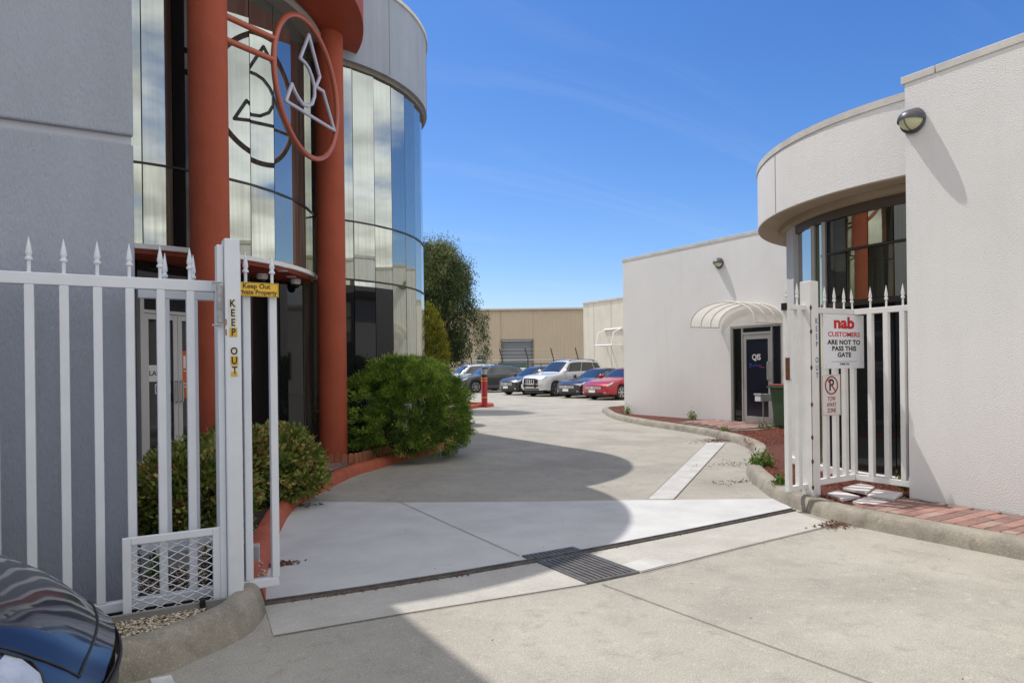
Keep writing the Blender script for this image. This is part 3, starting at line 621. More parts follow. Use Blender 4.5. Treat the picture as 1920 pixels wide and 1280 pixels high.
for x in (-2.0, .55):
    MB().lathe([(.02, -.012), (.052, -.012), (.048, 0), (.052, .012), (.02, .012)], 20, (x, GY, .066), 'y').build('wheel', M_track, GL)
fix(GL)
LP = thing('gate_post', (.675, 4.36, .12), 'tall white steel gate post beside the sliding gate, lettered KEEP OUT in black', 'post')
MB().box(.648, .733, 4.30, 4.41, .10, 2.225).build('shaft', M_gate, LP, bevel=.006)
MB().box(.612, .646, 4.33, 4.42, .10, 2.19).build('guide_channel', M_gate, LP, bevel=.003)
MB().box(.736, .750, 4.385, 4.43, .14, 2.17).build('guide_channel', M_gate, LP, bevel=.003)
for z in (1.965, 1.72): MB().tube([(.585, 4.335, z), (.632, 4.292, z)], .006, 8).build('bolt', M_alu, LP)
MB().lathe([(.016, 1.735), (.016, 1.95)], 12, (.620, 4.318, 0)).build('guide_roller', mat('worn roller', (.42, .42, .43), .5, var=.5, vscale=30), LP)
M_yel = mat('yellow sticker', (.72, .44, .03), .5, var=.25, vscale=30); M_wst = mat('aged white sticker', (.72, .70, .60), .5, var=.12, vscale=20)
for i, (ch, yl) in enumerate((('K', 0), ('E', 0), ('E', 0), ('P', 1), (None, 0), ('O', 0), ('U', 1), ('T', 2))):
    if not ch: continue
    z = 1.845-i*.0555; x = .688+i*.0012
    st = MB().box(x-.021, x+.021, 4.2975, 4.2992, z-.026, z+.026).build('letter_sticker', M_yel if yl == 1 else M_wst, LP)
    text('letter', ch, .058, M_ink, st, (x, 4.2969, z), bold=.0016, sx=.82)
    if yl == 2: MB().box(x-.020, x+.014, 4.2966, 4.29745, z-.034, z-.008).build('sticker_remnant', M_yel, st)
for z in (1.72, 1.66): MB().box(.648, .656, 4.2972, 4.2995, z, z+.035).build('rust_stain', mat('orange rust', (.35, .15, .03), .9), LP)
fix(LP)
ks = MB().box(.66, .978, 4.418, 4.422, 1.905, 1.99).build('warning_sign', mat('amber sign enamel', (.78, .47, .03), .35)); tag(ks, 'yellow Keep Out Private Property sign on the end of the open gate', 'sign')
bd = MB()
for a, b in (((.664, 4.4172, 1.909), (.974, 4.4172, 1.909)), ((.664, 4.4172, 1.986), (.974, 4.4172, 1.986)), ((.974, 4.4172, 1.909), (.974, 4.4172, 1.986)), ((.664, 4.4172, 1.909), (.664, 4.4172, 1.986))): bd.bar(a, b, .0025, .0015)
bd.build('border', M_ink, ks)
M_inkb = mat('sign brown-black', (.03, .022, .012), .5)
text('lettering', 'Keep Out', .040, M_inkb, ks, (.846, 4.4172, 1.966), bold=.0008, sx=1.0)
text('lettering', 'Private Property', .040, M_inkb, ks, (.848, 4.4172, 1.930), bold=.0008, sx=.88)
# mesh-filled lower panel bolted in front of the gate
mpn = thing('mesh_panel', (.385, 4.36, .1), 'small white framed panel of diamond steel mesh in front of the gate foot', 'mesh panel')
X0, X1, Z0, Z1, MY = .115, .615, .10, .545, 4.355
fm = MB(); fm.box(X0, X0+.042, MY-.015, MY+.015, Z0, Z1); fm.box(X1-.042, X1, MY-.015, MY+.015, Z0, Z1); fm.box(X0+.042, X1-.042, MY-.015, MY+.015, Z1-.04, Z1)
fm.build('frame', M_gate, mpn, bevel=.003)
ms = MB(); px_, pz_ = .0465, .0245; zi = 0
z = Z0+.03
while z < Z1-.05:
    pts = []; k = 0; x = X0+.042
    while x < X1-.035:
        up_ = (k+zi) % 2; zz = z+(pz_*.5 if up_ else -pz_*.5)
        pts += [(x, MY+(.004 if up_ else -.004), zz)]; x += px_; k += 1
    ms.tube(pts, .0032, 5); z += pz_*.98; zi += 1
ms.build('diamond_mesh', M_gate, mpn, smooth=True)
fix(mpn)
tag(MB().box(-2.2, .71, 4.275, 4.30, .07, .15).build('timber_edging', mat('weathered grey timber', (.27, .265, .26), .9, var=.35, vscale=9, stretch=(.2, 1, 3), bump=.4, bscale=60, bdist=.003), bevel=.004), 'weathered grey plank edging in front of the sliding gate', 'edging')
tag(MB().box(.49, .52, 4.255, 4.274, .07, .17).build('steel_bracket', M_black, bevel=.003), 'black steel bracket screwed to the grey plank edging', 'bracket')
RF = thing('spear_fence', (.45, 4.64, .1), 'short white spear-topped fence panel behind the sliding gate, against the wall corner', 'fence')
for x in (.36, .515): paling(RF, x, 4.64, .46, 1.89, M_gate, tilt=.02)
MB().box(.22, .64, 4.615, 4.665, 1.89, 1.945).build('rail', M_gate, RF, bevel=.004); MB().box(.22, .64, 4.615, 4.665, .40, .46).build('rail', M_gate, RF, bevel=.004)
for ch in [c_ for c_ in RF.children if c_.name.startswith('paling')]:
    for s_ in ch.children: s_.location = (0, 0, 1.485)
fix(RF)
for a, b, lb in (((.25, 5.35, .16), (.62, 5.30, .16), 'grey concrete garden edging block behind the mesh panel, left'), ((.66, 5.20, .16), (.98, 5.12, .16), 'grey concrete garden edging block behind the mesh panel, right')):
    tag(MB().bar(a, b, .10, .14).build('edging_block', mat('grey edging block', (.40, .40, .41), .85, var=.2, vscale=7, bump=.3, bscale=60, bdist=.004), bevel=.008), lb, 'edging')
for (x, y, s_, lb) in ((.80, 4.80, .075, 'dark rounded plastic garden box behind the mesh panel, right'), (.66, 4.86, .05, 'smaller dark plastic garden box behind the mesh panel, left')):
    tag(MB().lathe([(s_*.95, .09), (s_, .12), (s_*.95, .27), (s_*.75, .31), (s_*.2, .325)], 16, (x, y, 0)).build('garden_box', mat('navy black plastic', (.012, .014, .02), .35), smooth=True), lb, 'garden box')
hs_ = MB().tube([(.30+.035*math.cos(a/8*5), 7.0, .62+.035*math.sin(a/8*5)) for a in range(10)], .008, 8).build('hose_hook', M_white_trim, smooth=True)
MB().lathe([(.008, .1), (.008, .62)], 8, (.335, 7.0, 0)).build('stake', M_white_trim, hs_); tag(hs_, 'white curled hose hook standing by the wall corner in the shrubs', 'hook')

# right: post, gate catch, fence with one bend
RPo = thing('gate_post', (6.21, 4.47, .12), 'white steel gate post on the right kerb, lettered KEEP OUT in blue', 'post')
MB().box(6.15, 6.275, 4.41, 4.535, .10, 2.29).build('shaft', M_gatew, RPo, bevel=.006)
M_blue = mat('faded blue letter', (.06, .13, .50), .6, var=.5, vscale=60)
for i, ch in enumerate('KEEP OUT'):
    if ch != ' ': text('letter', ch, .080, M_blue, RPo, (6.238, 4.4088, 1.885-i*.0785), bold=.0012, sx=.75)
fix(RPo)
GC = thing('gate_catch', (6.02, 4.49, .2), 'narrow white two-bar gate catch welded to the right post with rust spots', 'gate')
for x in (5.885, 6.045): paling(GC, x, 4.49, .245, 2.0, M_gatew, w_=.055)
MB().box(5.858, 6.15, 4.465, 4.515, 2.0, 2.05).build('rail', M_gatew, GC, bevel=.004); MB().box(5.858, 6.15, 4.465, 4.515, .195, .245).build('rail', M_gatew, GC, bevel=.004)
for ch in [c_ for c_ in GC.children if c_.name.startswith('paling')]:
    for s_ in ch.children: s_.location = (0, 0, 1.805)
MB().box(5.838, 5.857, 4.462, 4.518, 1.99, 2.06).build('end_cap', M_black, GC)
MB().box(5.83, 5.858, 4.44, 4.47, 1.30, 1.52).build('latch_plate', M_rust, GC)
MB().bar((5.84, 4.47, 1.32), (5.90, 4.455, 1.30), .012, .012).build('latch', M_alu, GC)
for z in (2.02, 1.78, 1.42, 1.05, .72, .48, .22): MB().lathe([(.003, -.028), (.010, -.012), (.012, 0), (.009, .014), (.002, .026)], 8, (6.148, 4.408, z)).build('hinge_weld', M_rust, GC)
MB().bar((6.1465, 4.408, .25), (6.1465, 4.408, 2.0), .004, .004).build('rust_seam', M_rust, GC)
fix(GC)
FR = thing('spear_fence', (6.7, 4.4, .12), 'white spear-topped fence bending from the right post to the white wall', 'fence')
for x in (6.46, 6.62, 6.785): paling(FR, x, 4.47, .28, 1.97, M_gatew, w_=.052)
paling(FR, 6.935, 4.47, .28, 1.97, M_gatew, w_=.052, tilt=-.10)
for y in (4.27, 4.10, 3.93): paling(FR, 6.935, y, .28, 1.97, M_gatew, w_=.05, dpt=.052)
for z0, z1 in ((1.97, 2.03), (.22, .28)):
    MB().box(6.275, 6.96, 4.445, 4.495, z0, z1).build('rail', M_gatew, FR, bevel=.004); MB().box(6.91, 6.96, 3.85, 4.445, z0, z1).build('rail', M_gatew, FR, bevel=.004)
for ch in [c_ for c_ in FR.children if c_.name.startswith('paling')]:
    for s_ in ch.children: s_.location = (0, 0, 1.75); 
fix(FR)
# signs on the right fence
M_signw = mat('white sign panel', (.80, .80, .82), .35); M_nab = mat('bank red', (.55, .012, .018), .5)
SY = 4.425
ns = MB().box(6.365, 7.055, SY-.004, SY, 1.405, 1.965).build('notice_sign', M_signw, bevel=.001); tag(ns, 'large white nab customers notice on the right fence', 'sign')
ty = SY-.0049
text('lettering', 'nab', .165, M_nab, ns, (6.71, ty, 1.875), bold=.0065, sx=1.5)
for (x_, z_) in ((6.545, 1.916), (6.815, 1.945)): MB().box(x_-.012, x_+.03, ty-.0006, ty+.0008, z_-.011, z_+.011).build('serif', M_nab, ns) if False else None
text('lettering', 'CUSTOMERS', .068, M_nab, ns, (6.71, ty, 1.757), bold=.0016, sx=1.42)
for k_, (tx, z_) in enumerate((('ARE NOT TO', 1.675), ('PASS THIS', 1.610), ('GATE', 1.545))): text('lettering', tx, .066, M_ink, ns, (6.71, ty, z_), bold=.0024, sx=1.36, spacing=1.05)
MB().box(6.50, 6.925, ty-.0005, ty+.0008, 1.475, 1.4775).build('print_line', M_ink, ns)
text('lettering', 'THANK YOU', .028, M_ink, ns, (6.71, ty, 1.45), bold=.0007)
for (x_, z_) in ((6.395, 1.935), (6.395, 1.43)): MB().lathe([(.006, -.003), (.004, 0)], 8, (x_, SY-.004, z_), 'y').build('screw', M_alu, ns)
tw = MB().box(6.315, 6.625, SY-.014, SY-.010, .925, 1.345).build('parking_sign', mat('cream sign enamel', (.74, .71, .67), .4), bevel=.001); tag(tw, 'small no-parking tow away zone sign below the nab notice', 'sign')
ty2 = SY-.0149; M_pred = mat('sign maroon', (.30, .03, .035), .5)
cxs = 6.47
MB().tube([(cxs+.10*math.cos(2*math.pi*i/40), ty2+.0002, 1.235+.088*math.sin(2*math.pi*i/40)) for i in range(40)], .0075, 6, closed=True).build('prohibition_ring', M_pred, tw)
text('letter', 'P', .17, M_ink, tw, (cxs, ty2, 1.232), bold=.003)
MB().bar((cxs-.068, ty2-.001, 1.298), (cxs+.068, ty2-.001, 1.172), .002, .016).build('prohibition_bar', M_pred, tw)
for tx, z_ in (('TOW', 1.095), ('AWAY', 1.035), ('ZONE', .975)): text('lettering', tx, .062, M_pred, tw, (cxs, ty2, z_), bold=.0008, sx=.85)
fbd = MB()
for a, b in (((6.322, ty2, .932), (6.618, ty2, .932)), ((6.322, ty2, 1.338), (6.618, ty2, 1.338)), ((6.322, ty2, .932), (6.322, ty2, 1.338)), ((6.618, ty2, .932), (6.618, ty2, 1.338))): fbd.bar(a, b, .003, .0015)
fbd.build('border', M_pred, tw)
# broken pale paving slabs on the mulch
M_tile = mat('pale pink-white slab', (.66, .60, .58), .7, var=.12, vscale=6, stain=.2, stain_col=(.4, .3, .25), stain_scale=5)
for poly, zt, lb in (([(6.36, 4.40), (6.56, 4.42), (6.45, 4.10), (6.22, 4.14)], .150, 'pale slab at the foot of the right gate post'),
                     ([(6.62, 4.40), (7.0, 4.44), (6.90, 4.22), (6.56, 4.10)], .172, 'pale slab farthest back under the fence bend'),
                     ([(6.50, 4.06), (6.82, 4.17), (6.86, 3.91), (6.52, 3.80)], .160, 'largest pale slab beside the white wall corner'),
                     ([(6.20, 4.02), (6.45, 4.05), (6.42, 3.79), (6.14, 3.82)], .150, 'pale slab nearest the kerb beside the brick paving')):
    mb = MB().prism(poly, zt-.028, zt); mb.v = [(x, y, z+(x-6.5)*.03) for x, y, z in mb.v]
    tag(mb.build('slab', M_tile, bevel=.003), lb, 'slab', 'loose pale slabs on the mulch')

# ============================================================ right building
RB = thing('office_building', (11, 5, 0), 'off-white rendered single-storey office with curved glazed bay and glass side door', 'building')
WX = 6.87
MB().box(WX, 12.9, -16, 3.85, 0, 4.20).build('front_wall', M_white, RB)
y = 3.88; 
for y0, y1 in ((3.56, 3.885), (.9, 3.552), (-2, .892), (-16, -2.008)):
    MB().box(WX-.010, WX+.5, y0, y1, 4.20, 4.275).build('parapet_cap', M_cap, RB, bevel=.006)
MB().box(WX+.5, 12.9, 3.6, 3.88, 4.20, 4.272).build('parapet_cap', M_cap, RB, bevel=.006)
RC_ = Vector((10.3, 4.5, 0)); RR_ = 3.05; RG = 2.62
def fullring(c, r0, r1, z0, z1): return ringband(c, r0, r1, z0, z1, 60, 200, 80)
MB().prism(arc(RC_, RR_, 40, 200, 90), 3.42, 4.20).build('bay_fascia', M_white, RB, smooth=True)
MB().prism(arc(RC_, RR_-.004, 40, 200, 90), 3.405, 3.419).build('bay_soffit', M_soffit, RB)
MB().prism(arc(RC_, RG+.14, 40, 200, 90), 3.33, 3.404).build('bay_lip', M_soffit, RB, smooth=True)
MB().prism(arc(RC_, RR_+.012, 40, 200, 90), 4.201, 4.28).build('bay_cap', M_cap, RB, smooth=True)
for a in (151.3, 190): MB().bar(pol(RC_, RR_+.001, a, 3.43), pol(RC_, RR_+.001, a, 4.19), .010, .006).build('fascia_joint', mat('render joint', (.38, .36, .33), .9), RB)
MB().prism(arc(RC_, RG-.04, 40, 215, 80)+[(10.3, 3.9)], .1, 3.33).build('bay_core', M_darkframe, RB)
ringband(RC_, RG-.1, RG+.03, 3.22, 3.33, 100, 205, 60).build('bay_head', mat('bay head bronze', (.09, .07, .05), .5), RB, smooth=True)
ringband(RC_, RG-.1, RG+.10, .08, .185, 95, 205, 60).build('bay_plinth', M_white_trim, RB, smooth=True)
ringband(RC_, RG-.1, RG+.012, 2.80, 2.825, 158, 205, 60).build('transom', M_darkframe, RB, smooth=True)
ringband(RC_, RG-.1, RG+.015, 2.14, 2.20, 158, 205, 60).build('transom', M_darkframe, RB, smooth=True)
ba = [136.3, 143.6, 155.2, 160.2, 167.6, 174.4, 181.2, 188, 195, 202]
for i in range(1, len(ba)-1):
    a0, a1 = ba[i], ba[i+1]
    if i == 1:
        e0, e1 = Vector(pol(RC_, RG+.0, a0)), Vector(pol(RC_, RG+.055, a1)); dv = (e1-e0).normalized(); nv = Vector((dv.y, -dv.x, 0)); nv = nv if nv.dot(e0-RC_) > 0 else -nv
        MB().prism([(q.x, q.y) for q in (e0+dv*.006, e1-dv*.006, e1-dv*.006-nv*.012, e0+dv*.006-nv*.012)], .19, 3.22).build('pane', M_mirror, RB)
    elif i in (2, 3): pane(RC_, RG, a0, a1, .19, 3.22, M_darkglass if i == 3 else M_mirror_dark, RB)
    else:
        pane(RC_, RG, a0, a1, 2.83, 3.22, M_mirror_dark, RB); pane(RC_, RG, a0, a1, 2.205, 2.795, M_mirror_dark, RB); pane(RC_, RG, a0, a1, .19, 2.135, M_darkglass, RB)
for a in (155.2, 160.2): MB().bar(pol(RC_, RG+.03, a, .19), pol(RC_, RG+.03, a, 3.22), .035, .05).build('mullion', M_alu, RB)
pr_ = MB(); q0, q1 = Vector(pol(RC_, RG+.06, 133.5)), Vector(pol(RC_, RG+.06, 143.2)); q2, q3 = Vector(pol(RC_, RG-.2, 143.2)), Vector(pol(RC_, RG-.2, 133.5))
pr_.prism([(q.x, q.y) for q in (q0, q1, q2, q3)], .1, 3.33).build('pier', mat('pale pier paint', (.60, .60, .59), .7, var=.08, vscale=3), RB)
ringband(RC_, RG-.1, RG+.02, .09, 3.33, 95, 133.5, 40).build('bay_return', M_white, RB, smooth=True)
# wing with the glass door
QX = 13.0; Y0, Y1 = 10.05, 11.50; DZ = 2.37
MB().box(QX, 24, Y1, 15.40, 0, 4.45).build('side_wall', M_white, RB)
MB().box(QX, 24, 4.4, Y0, 0, 4.45).build('side_wall', M_white, RB)
MB().box(QX, 24, Y0, Y1, DZ, 4.45).build('lintel', M_white, RB)
MB().box(QX+.3, 24, Y0, Y1, 0, DZ).build('door_backing', M_black, RB)
for y0, y1 in ((4.4, 8.4), (8.408, 11.4), (11.408, 15.43)): MB().box(QX-.010, QX+.5, y0, y1, 4.45, 4.535).build('parapet_cap', M_cap, RB, bevel=.006)
MB().box(QX+.5, 24, 15.0, 15.43, 4.45, 4.532).build('parapet_cap', M_cap, RB)
fm = MB(); XD0, XD1 = QX+.02, QX+.11
for (a, b) in ((Y0, Y0+.05), (Y0+.27, Y0+.31), (Y1-.35, Y1-.31), (Y1-.05, Y1)): fm.box(XD0, XD1, a, b, .12, DZ)
for (a, b) in ((Y0+.05, Y0+.27), (Y0+.31, Y1-.35), (Y1-.31, Y1-.05)): fm.box(XD0+.002, XD1-.002, a, b, DZ-.05, DZ-.001)
fm.box(XD0+.001, XD1-.001, Y0+.31, Y1-.35, 2.165, 2.215); fm.box(XD0-.01, XD1, Y0, Y1, .10, .12)
dfr = fm.build('door_frame', M_alu, RB)
for (a, b, z0, z1) in ((Y0+.05, Y0+.27, .12, DZ-.05), (Y1-.31, Y1-.05, .12, DZ-.05), (Y0+.31, Y1-.35, 2.215, DZ-.05)): MB().box(QX+.06, QX+.072, a, b, z0, z1).build('sidelight', M_darkglass, dfr)
a, b = Y0+.315, Y1-.355
lf = MB(); lf.box(QX+.03, QX+.075, a, a+.085, .13, 2.16); lf.box(QX+.03, QX+.075, b-.085, b, .13, 2.16); lf.box(QX+.031, QX+.074, a+.085, b-.085, 2.05, 2.16); lf.box(QX+.031, QX+.074, a+.085, b-.085, .13, .27)
dl = lf.build('door', M_alu, RB, bevel=.003)
MB().box(QX+.048, QX+.058, a+.085, b-.085, .27, 2.05).build('glass', mat('navy black door film', (.016, .018, .028), .12, spec=.4), dl)
MB().tube([(QX+.03, a+.05, 1.12), (QX-.03, a+.05, 1.12), (QX-.035, a+.055, 1.14), (QX-.035, a+.055, 1.50), (QX-.03, a+.05, 1.52), (QX+.03, a+.05, 1.52)], .014, 10).build('handle', mat('satin steel', (.6, .6, .6), .3, metal=.8), dl, smooth=True)
text('lettering', 'QIS', .185, mat('white vinyl', (.85, .85, .85), .5), dl, (QX+.0465, a+.42, 1.63), (math.pi/2, 0, -math.pi/2), bold=.004, sx=.86)
lg = MB().tube([(QX+.0465, a+.60-.02*k, 1.44+.018*math.sin(k*1.7)+(.05 if k in (2, 8) else 0)-(.03 if k == 5 else 0)) for k in range(17)], .007, 6)
lg.tube([(QX+.0465, a+.60+.03*math.cos(k), 1.445+.04*math.sin(k)) for k in (0.5, 1.2, 1.9, 2.6, 3.3, 4.0, 4.7, 5.4)], .007, 6)
lg.build('script_logo', mat('blue vinyl', (.03, .07, .42), .5), dl); MB().box(QX+.0455, QX+.047, a+.20, a+.33, 1.395, 1.412).build('logo_underline', mat('red vinyl', (.5, .03, .03), .5), dl)
fix(RB)
# barrel awning over the door
AW = thing('door_awning', (12.5, 10.9, 2.3), 'clear barrel-vault awning with white curved ribs over the glass side door', 'awning')
ya, yb, zs, rise = 9.97, 11.82, 2.37, .50; yc, hw = (ya+yb)/2, (yb-ya)/2
def av(t, x, e=0): a_ = math.pi*t; return (x, yc+(hw+e)*math.cos(a_)*(1 if True else 1), zs+(rise+e)*math.sin(a_)**.85 if t not in (0, 1) else zs)
def arcpts(x, e=0, n=24): return [av(i/n, x, e) for i in range(n+1)]
pm = bpy.data.materials.new('milky polycarbonate'); pm.use_nodes = True; n_ = pm.node_tree.nodes; l_ = pm.node_tree.links.new
tr_ = n_.new('ShaderNodeBsdfTransparent'); tr_.inputs[0].default_value = (.95, .94, .90, 1); tl_ = n_.new('ShaderNodeBsdfTranslucent'); tl_.inputs[0].default_value = (.8, .78, .72, 1)
m1_ = n_.new('ShaderNodeMixShader'); m1_.inputs[0].default_value = .38; l_(tr_.outputs[0], m1_.inputs[1]); l_(tl_.outputs[0], m1_.inputs[2])
n_['Principled BSDF'].inputs['Base Color'].default_value = (.8, .79, .75, 1); n_['Principled BSDF'].inputs['Roughness'].default_value = .25
m2_ = n_.new('ShaderNodeMixShader'); m2_.inputs[0].default_value = .18; l_(m1_.outputs[0], m2_.inputs[1]); l_(n_['Principled BSDF'].outputs[0], m2_.inputs[2]); l_(m2_.outputs[0], n_['Material Output'].inputs[0])
M_poly = pm
MB().grid([arcpts(12.0, .012), arcpts(12.98, .012)], False).build('roof_sheet', M_poly, AW, smooth=True)
for x in (12.02, 12.36, 12.68, 12.965): MB().tube(arcpts(x), .016, 8).build('rib', mat('cream painted tube', (.80, .77, .70), .5), AW, smooth=True)
for y_ in (ya, yb): MB().tube([(12.0, y_, zs), (12.98, y_, zs)], .018, 8).build('side_rail', MATS['cream painted tube'], AW, smooth=True)
fix(AW)
# bulkhead wall lamps
M_lampbody = mat('gunmetal lamp body', (.10, .10, .115), .38, metal=.35); M_lens = mat('yellowed opal lens', (.60, .62, .38), .25)
def wall_lamp(x, y, z, s_, label):
    t = thing('wall_lamp', (x, y, z), label, 'wall lamp', 'bulkhead lamps on the white walls')
    def P_(u, v, r_=1.0):     # u: around, v: 0 rim .. 1 apex, oval bowl sticking out to -X
        rr = math.cos(v*math.pi/2)*r_; return (x-.03*s_-.17*s_*math.sin(v*math.pi/2)*r_, y+.135*s_*rr*math.cos(u), z+.115*s_*rr*math.sin(u))
    MB().lathe([(.135*s_, 0), (.14*s_, -.012), (.14*s_, -.035*s_), (.125*s_, -.042*s_)], 32, (x, y, z), 'x').build('base_ring', M_lampbody, t, smooth=True)
    MB().grid([[P_(2*math.pi*i/32, j/8*.985, .93) for i in range(33)] for j in range(9)], True).build('lens', M_lens, t, smooth=True)
    hood = MB().grid([[P_(R(-8)+R(196)*i/24, j/10*.95, 1.03) for i in range(25)] for j in range(11)], True); hood.build('hood', M_lampbody, t, smooth=True)
    MB().tube([P_(R(-90), j/10*.97, .95) for j in range(11)], .006*s_, 6).build('guard_bar', M_lampbody, t, smooth=True)
    fix(t)
wall_lamp(6.868, 3.765, 3.81, .88, 'grey eyelid bulkhead lamp high on the right-hand white wall corner')
wall_lamp(12.998, 11.80, 3.93, .92, 'grey eyelid bulkhead lamp high above the glass side door')
# letterbox and wheelie bin
lb = thing('letterbox', (12.5, 10.2, .12), 'small silver letterbox on a thin stake outside the glass door', 'letterbox')
bx = Vector((12.50, 10.18, 0))
MB().box(12.36, 12.68, 10.08, 10.27, .66, .82).build('box', mat('galvanised sheet', (.55, .56, .57), .45, metal=.5), lb, bevel=.012)
MB().box(12.335, 12.362, 10.10, 10.25, .665, .79).build('flap', M_white_trim, lb, bevel=.006); MB().box(12.325, 12.40, 10.075, 10.275, .80, .832).build('lid', MATS['galvanised sheet'], lb, bevel=.006)
MB().lathe([(.012, .05), (.012, .66)], 8, (12.52, 10.18, 0)).build('stake', M_alu, lb); fix(lb)
wb = thing('wheelie_bin', (12.55, 9.55, .12), 'dark green wheelie bin with red lid half hidden by the gate catch', 'bin')
M_bing = mat('bin green plastic', (.05, .10, .045), .5, var=.15, vscale=4)
V = []
for z, a_, b_ in ((.14, .20, .22), (.98, .27, .28)): V += [(12.55-a_, 9.55-b_, z), (12.55+a_, 9.55-b_, z), (12.55+a_, 9.55+b_, z), (12.55-a_, 9.55+b_, z)]
MB().add(V, [(0, 3, 2, 1), (4, 5, 6, 7), (0, 1, 5, 4), (1, 2, 6, 5), (2, 3, 7, 6), (3, 0, 4, 7)]).build('body', M_bing, wb, bevel=.03)
MB().box(12.24, 12.86, 9.23, 9.87, .965, 1.0).build('rim', M_bing, wb, bevel=.01); MB().box(12.27, 12.86, 9.26, 9.84, 1.0, 1.045).build('lid', mat('bin lid maroon', (.25, .03, .035), .5), wb, bevel=.02)
for y_ in (9.34, 9.76): MB().lathe([(.03, -.025), (.10, -.025), (.10, .025), (.03, .025)], 20, (12.77, y_, .22), 'y').build('wheel', M_rubber, wb)
MB().tube([(12.88, 9.32, .98), (12.90, 9.32, 1.02), (12.90, 9.78, 1.02), (12.88, 9.78, .98)], .014, 8).build('handle', M_bing, wb); fix(wb)
# ============================================================ planting
M_need = foliage_mat('fine bright green foliage', (.05, .10, .018), (.18, .31, .04), (.50, .62, .11), 4.5)
M_nand = foliage_mat('mixed green and bronze leaf', (.08, .13, .028), (.24, .31, .06), (.56, .42, .15), 5.0, .42)
M_conif = foliage_mat('golden conifer foliage', (.08, .095, .010), (.23, .235, .022), (.44, .40, .05), 3.0)
M_tree = foliage_mat('grey-green willowy leaf', (.025, .042, .014), (.075, .115, .034), (.28, .30, .12), 2.2)
M_weed = foliage_mat('weed green', (.05, .10, .02), (.13, .24, .04), (.30, .40, .10), 8.0)
M_redleaf = foliage_mat('red new growth', (.18, .02, .015), (.34, .05, .03), (.45, .16, .08), 8.0)
M_bark2 = mat('grey-brown bark', (.10, .075, .055), .9, var=.5, vscale=14, stretch=(1, 1, .25), bump=.8, bscale=30, bdist=.02)
def limbs(mb, base, tips, r0):
    b = Vector(base)
    for t in tips:
        t = Vector(t); m_ = b.lerp(t, .5)+Vector((random.uniform(-.06, .06), random.uniform(-.06, .06), .05)); mb.tube([b, m_, t], [r0, r0*.6, r0*.15], 7)
def shrub(name, label, base, axes, zc, nclump, per, ln, wd, m, cat_='shrub', group=None, seed=1, up=.35, cut=None, lumps=6, red=0.0, spread=.10, fill=.25, amp=.18):
    r_ = np.random.default_rng(seed); n = nclump
    d = r_.normal(size=(n, 3)); d /= np.linalg.norm(d, axis=1, keepdims=True); d[:, 2] = np.where(d[:, 2] < -.75, -d[:, 2], d[:, 2])
    lump = sum(np.sin(d @ r_.normal(size=3)*r_.uniform(2.5, 6)+r_.uniform(0, 6)) for _ in range(lumps))/lumps
    rad = np.where(r_.random(n) < fill, r_.uniform(.45, .9, n), r_.uniform(.88, 1.02, n))*(1+amp*lump)
    cc = d*rad[:, None]*np.array(axes)+np.array([base[0], base[1], zc])
    dirs = d.copy(); dirs[:, 2] += up
    P = np.repeat(cc, per, 0); D = np.repeat(dirs, per, 0)+r_.normal(size=(n*per, 3))*.55
    P = P+r_.normal(size=P.shape)*spread*np.array([1, 1, .8])
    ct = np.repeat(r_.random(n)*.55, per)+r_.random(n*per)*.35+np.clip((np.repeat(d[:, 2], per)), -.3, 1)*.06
    k = P[:, 2] > .10
    if cut is not None: k &= cut(P)
    P, D, ct = P[k], D[k], ct[k]; N = len(P)
    t = thing(name, (base[0], base[1], .1), label, cat_, group)
    L_ = r_.uniform(ln*.6, ln*1.3, N); W_ = r_.uniform(wd*.7, wd*1.3, N)
    if red:
        rd = (np.repeat(r_.random(n), per)[k] < red); put('crown', leaves(P[~rd], D[~rd], L_[~rd], W_[~rd], m, 'crown', tint=ct[~rd], seed=seed), t)
        tag(put('new_growth', leaves(P[rd], D[rd], L_[rd]*.9, W_[rd]*.9, M_redleaf, 'new_growth', tint=ct[rd], seed=seed), t), kind='stuff')
    else: put('crown', leaves(P, D, L_, W_, m, 'crown', tint=ct, seed=seed), t)
    st = MB(); random.seed(seed)
    limbs(st, (base[0], base[1], .06), [tuple(cc[i]) for i in range(0, n, max(1, n//26))], .022)
    st.build('stem', M_bark2, t, smooth=True)
    fix(t); return t
def off_tower(P): return (P[:, 0]-2.9)**2+(P[:, 1]-13.5)**2 > 2.86**2
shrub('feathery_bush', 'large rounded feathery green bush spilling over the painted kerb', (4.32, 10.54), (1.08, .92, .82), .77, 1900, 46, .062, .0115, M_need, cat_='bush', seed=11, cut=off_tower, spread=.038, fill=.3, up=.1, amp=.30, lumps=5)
for i, (x, y, ax, zc, lb) in enumerate(((.72, 6.75, (.50, .60, .40), .38, 'bronze-green leafy shrub behind the gate palings, nearest the wall corner'),
                                       (1.18, 7.55, (.58, .60, .40), .42, 'bronze-green leafy shrub in front of the near terracotta column'),
                                       (1.68, 7.75, (.52, .52, .40), .38, 'bronze-green leafy shrub nearest the painted kerb, with red tips'))):
    shrub('leafy_shrub', lb, (x, y), ax, zc, 520, 16, .058, .032, M_nand, group='shrubs behind the left gate', seed=21+i, spread=.045, red=.07, fill=.35, up=.25)
# clipped golden conifer behind the tower
shrub('golden_conifer', 'golden yellow-green conifer beyond the rounded tower', (7.42, 17.08), (.76, .76, 1.72), 1.50, 2000, 22, .075, .016, M_conif, cat_='conifer', seed=31, up=1.6, spread=.05, fill=.15, amp=.13)
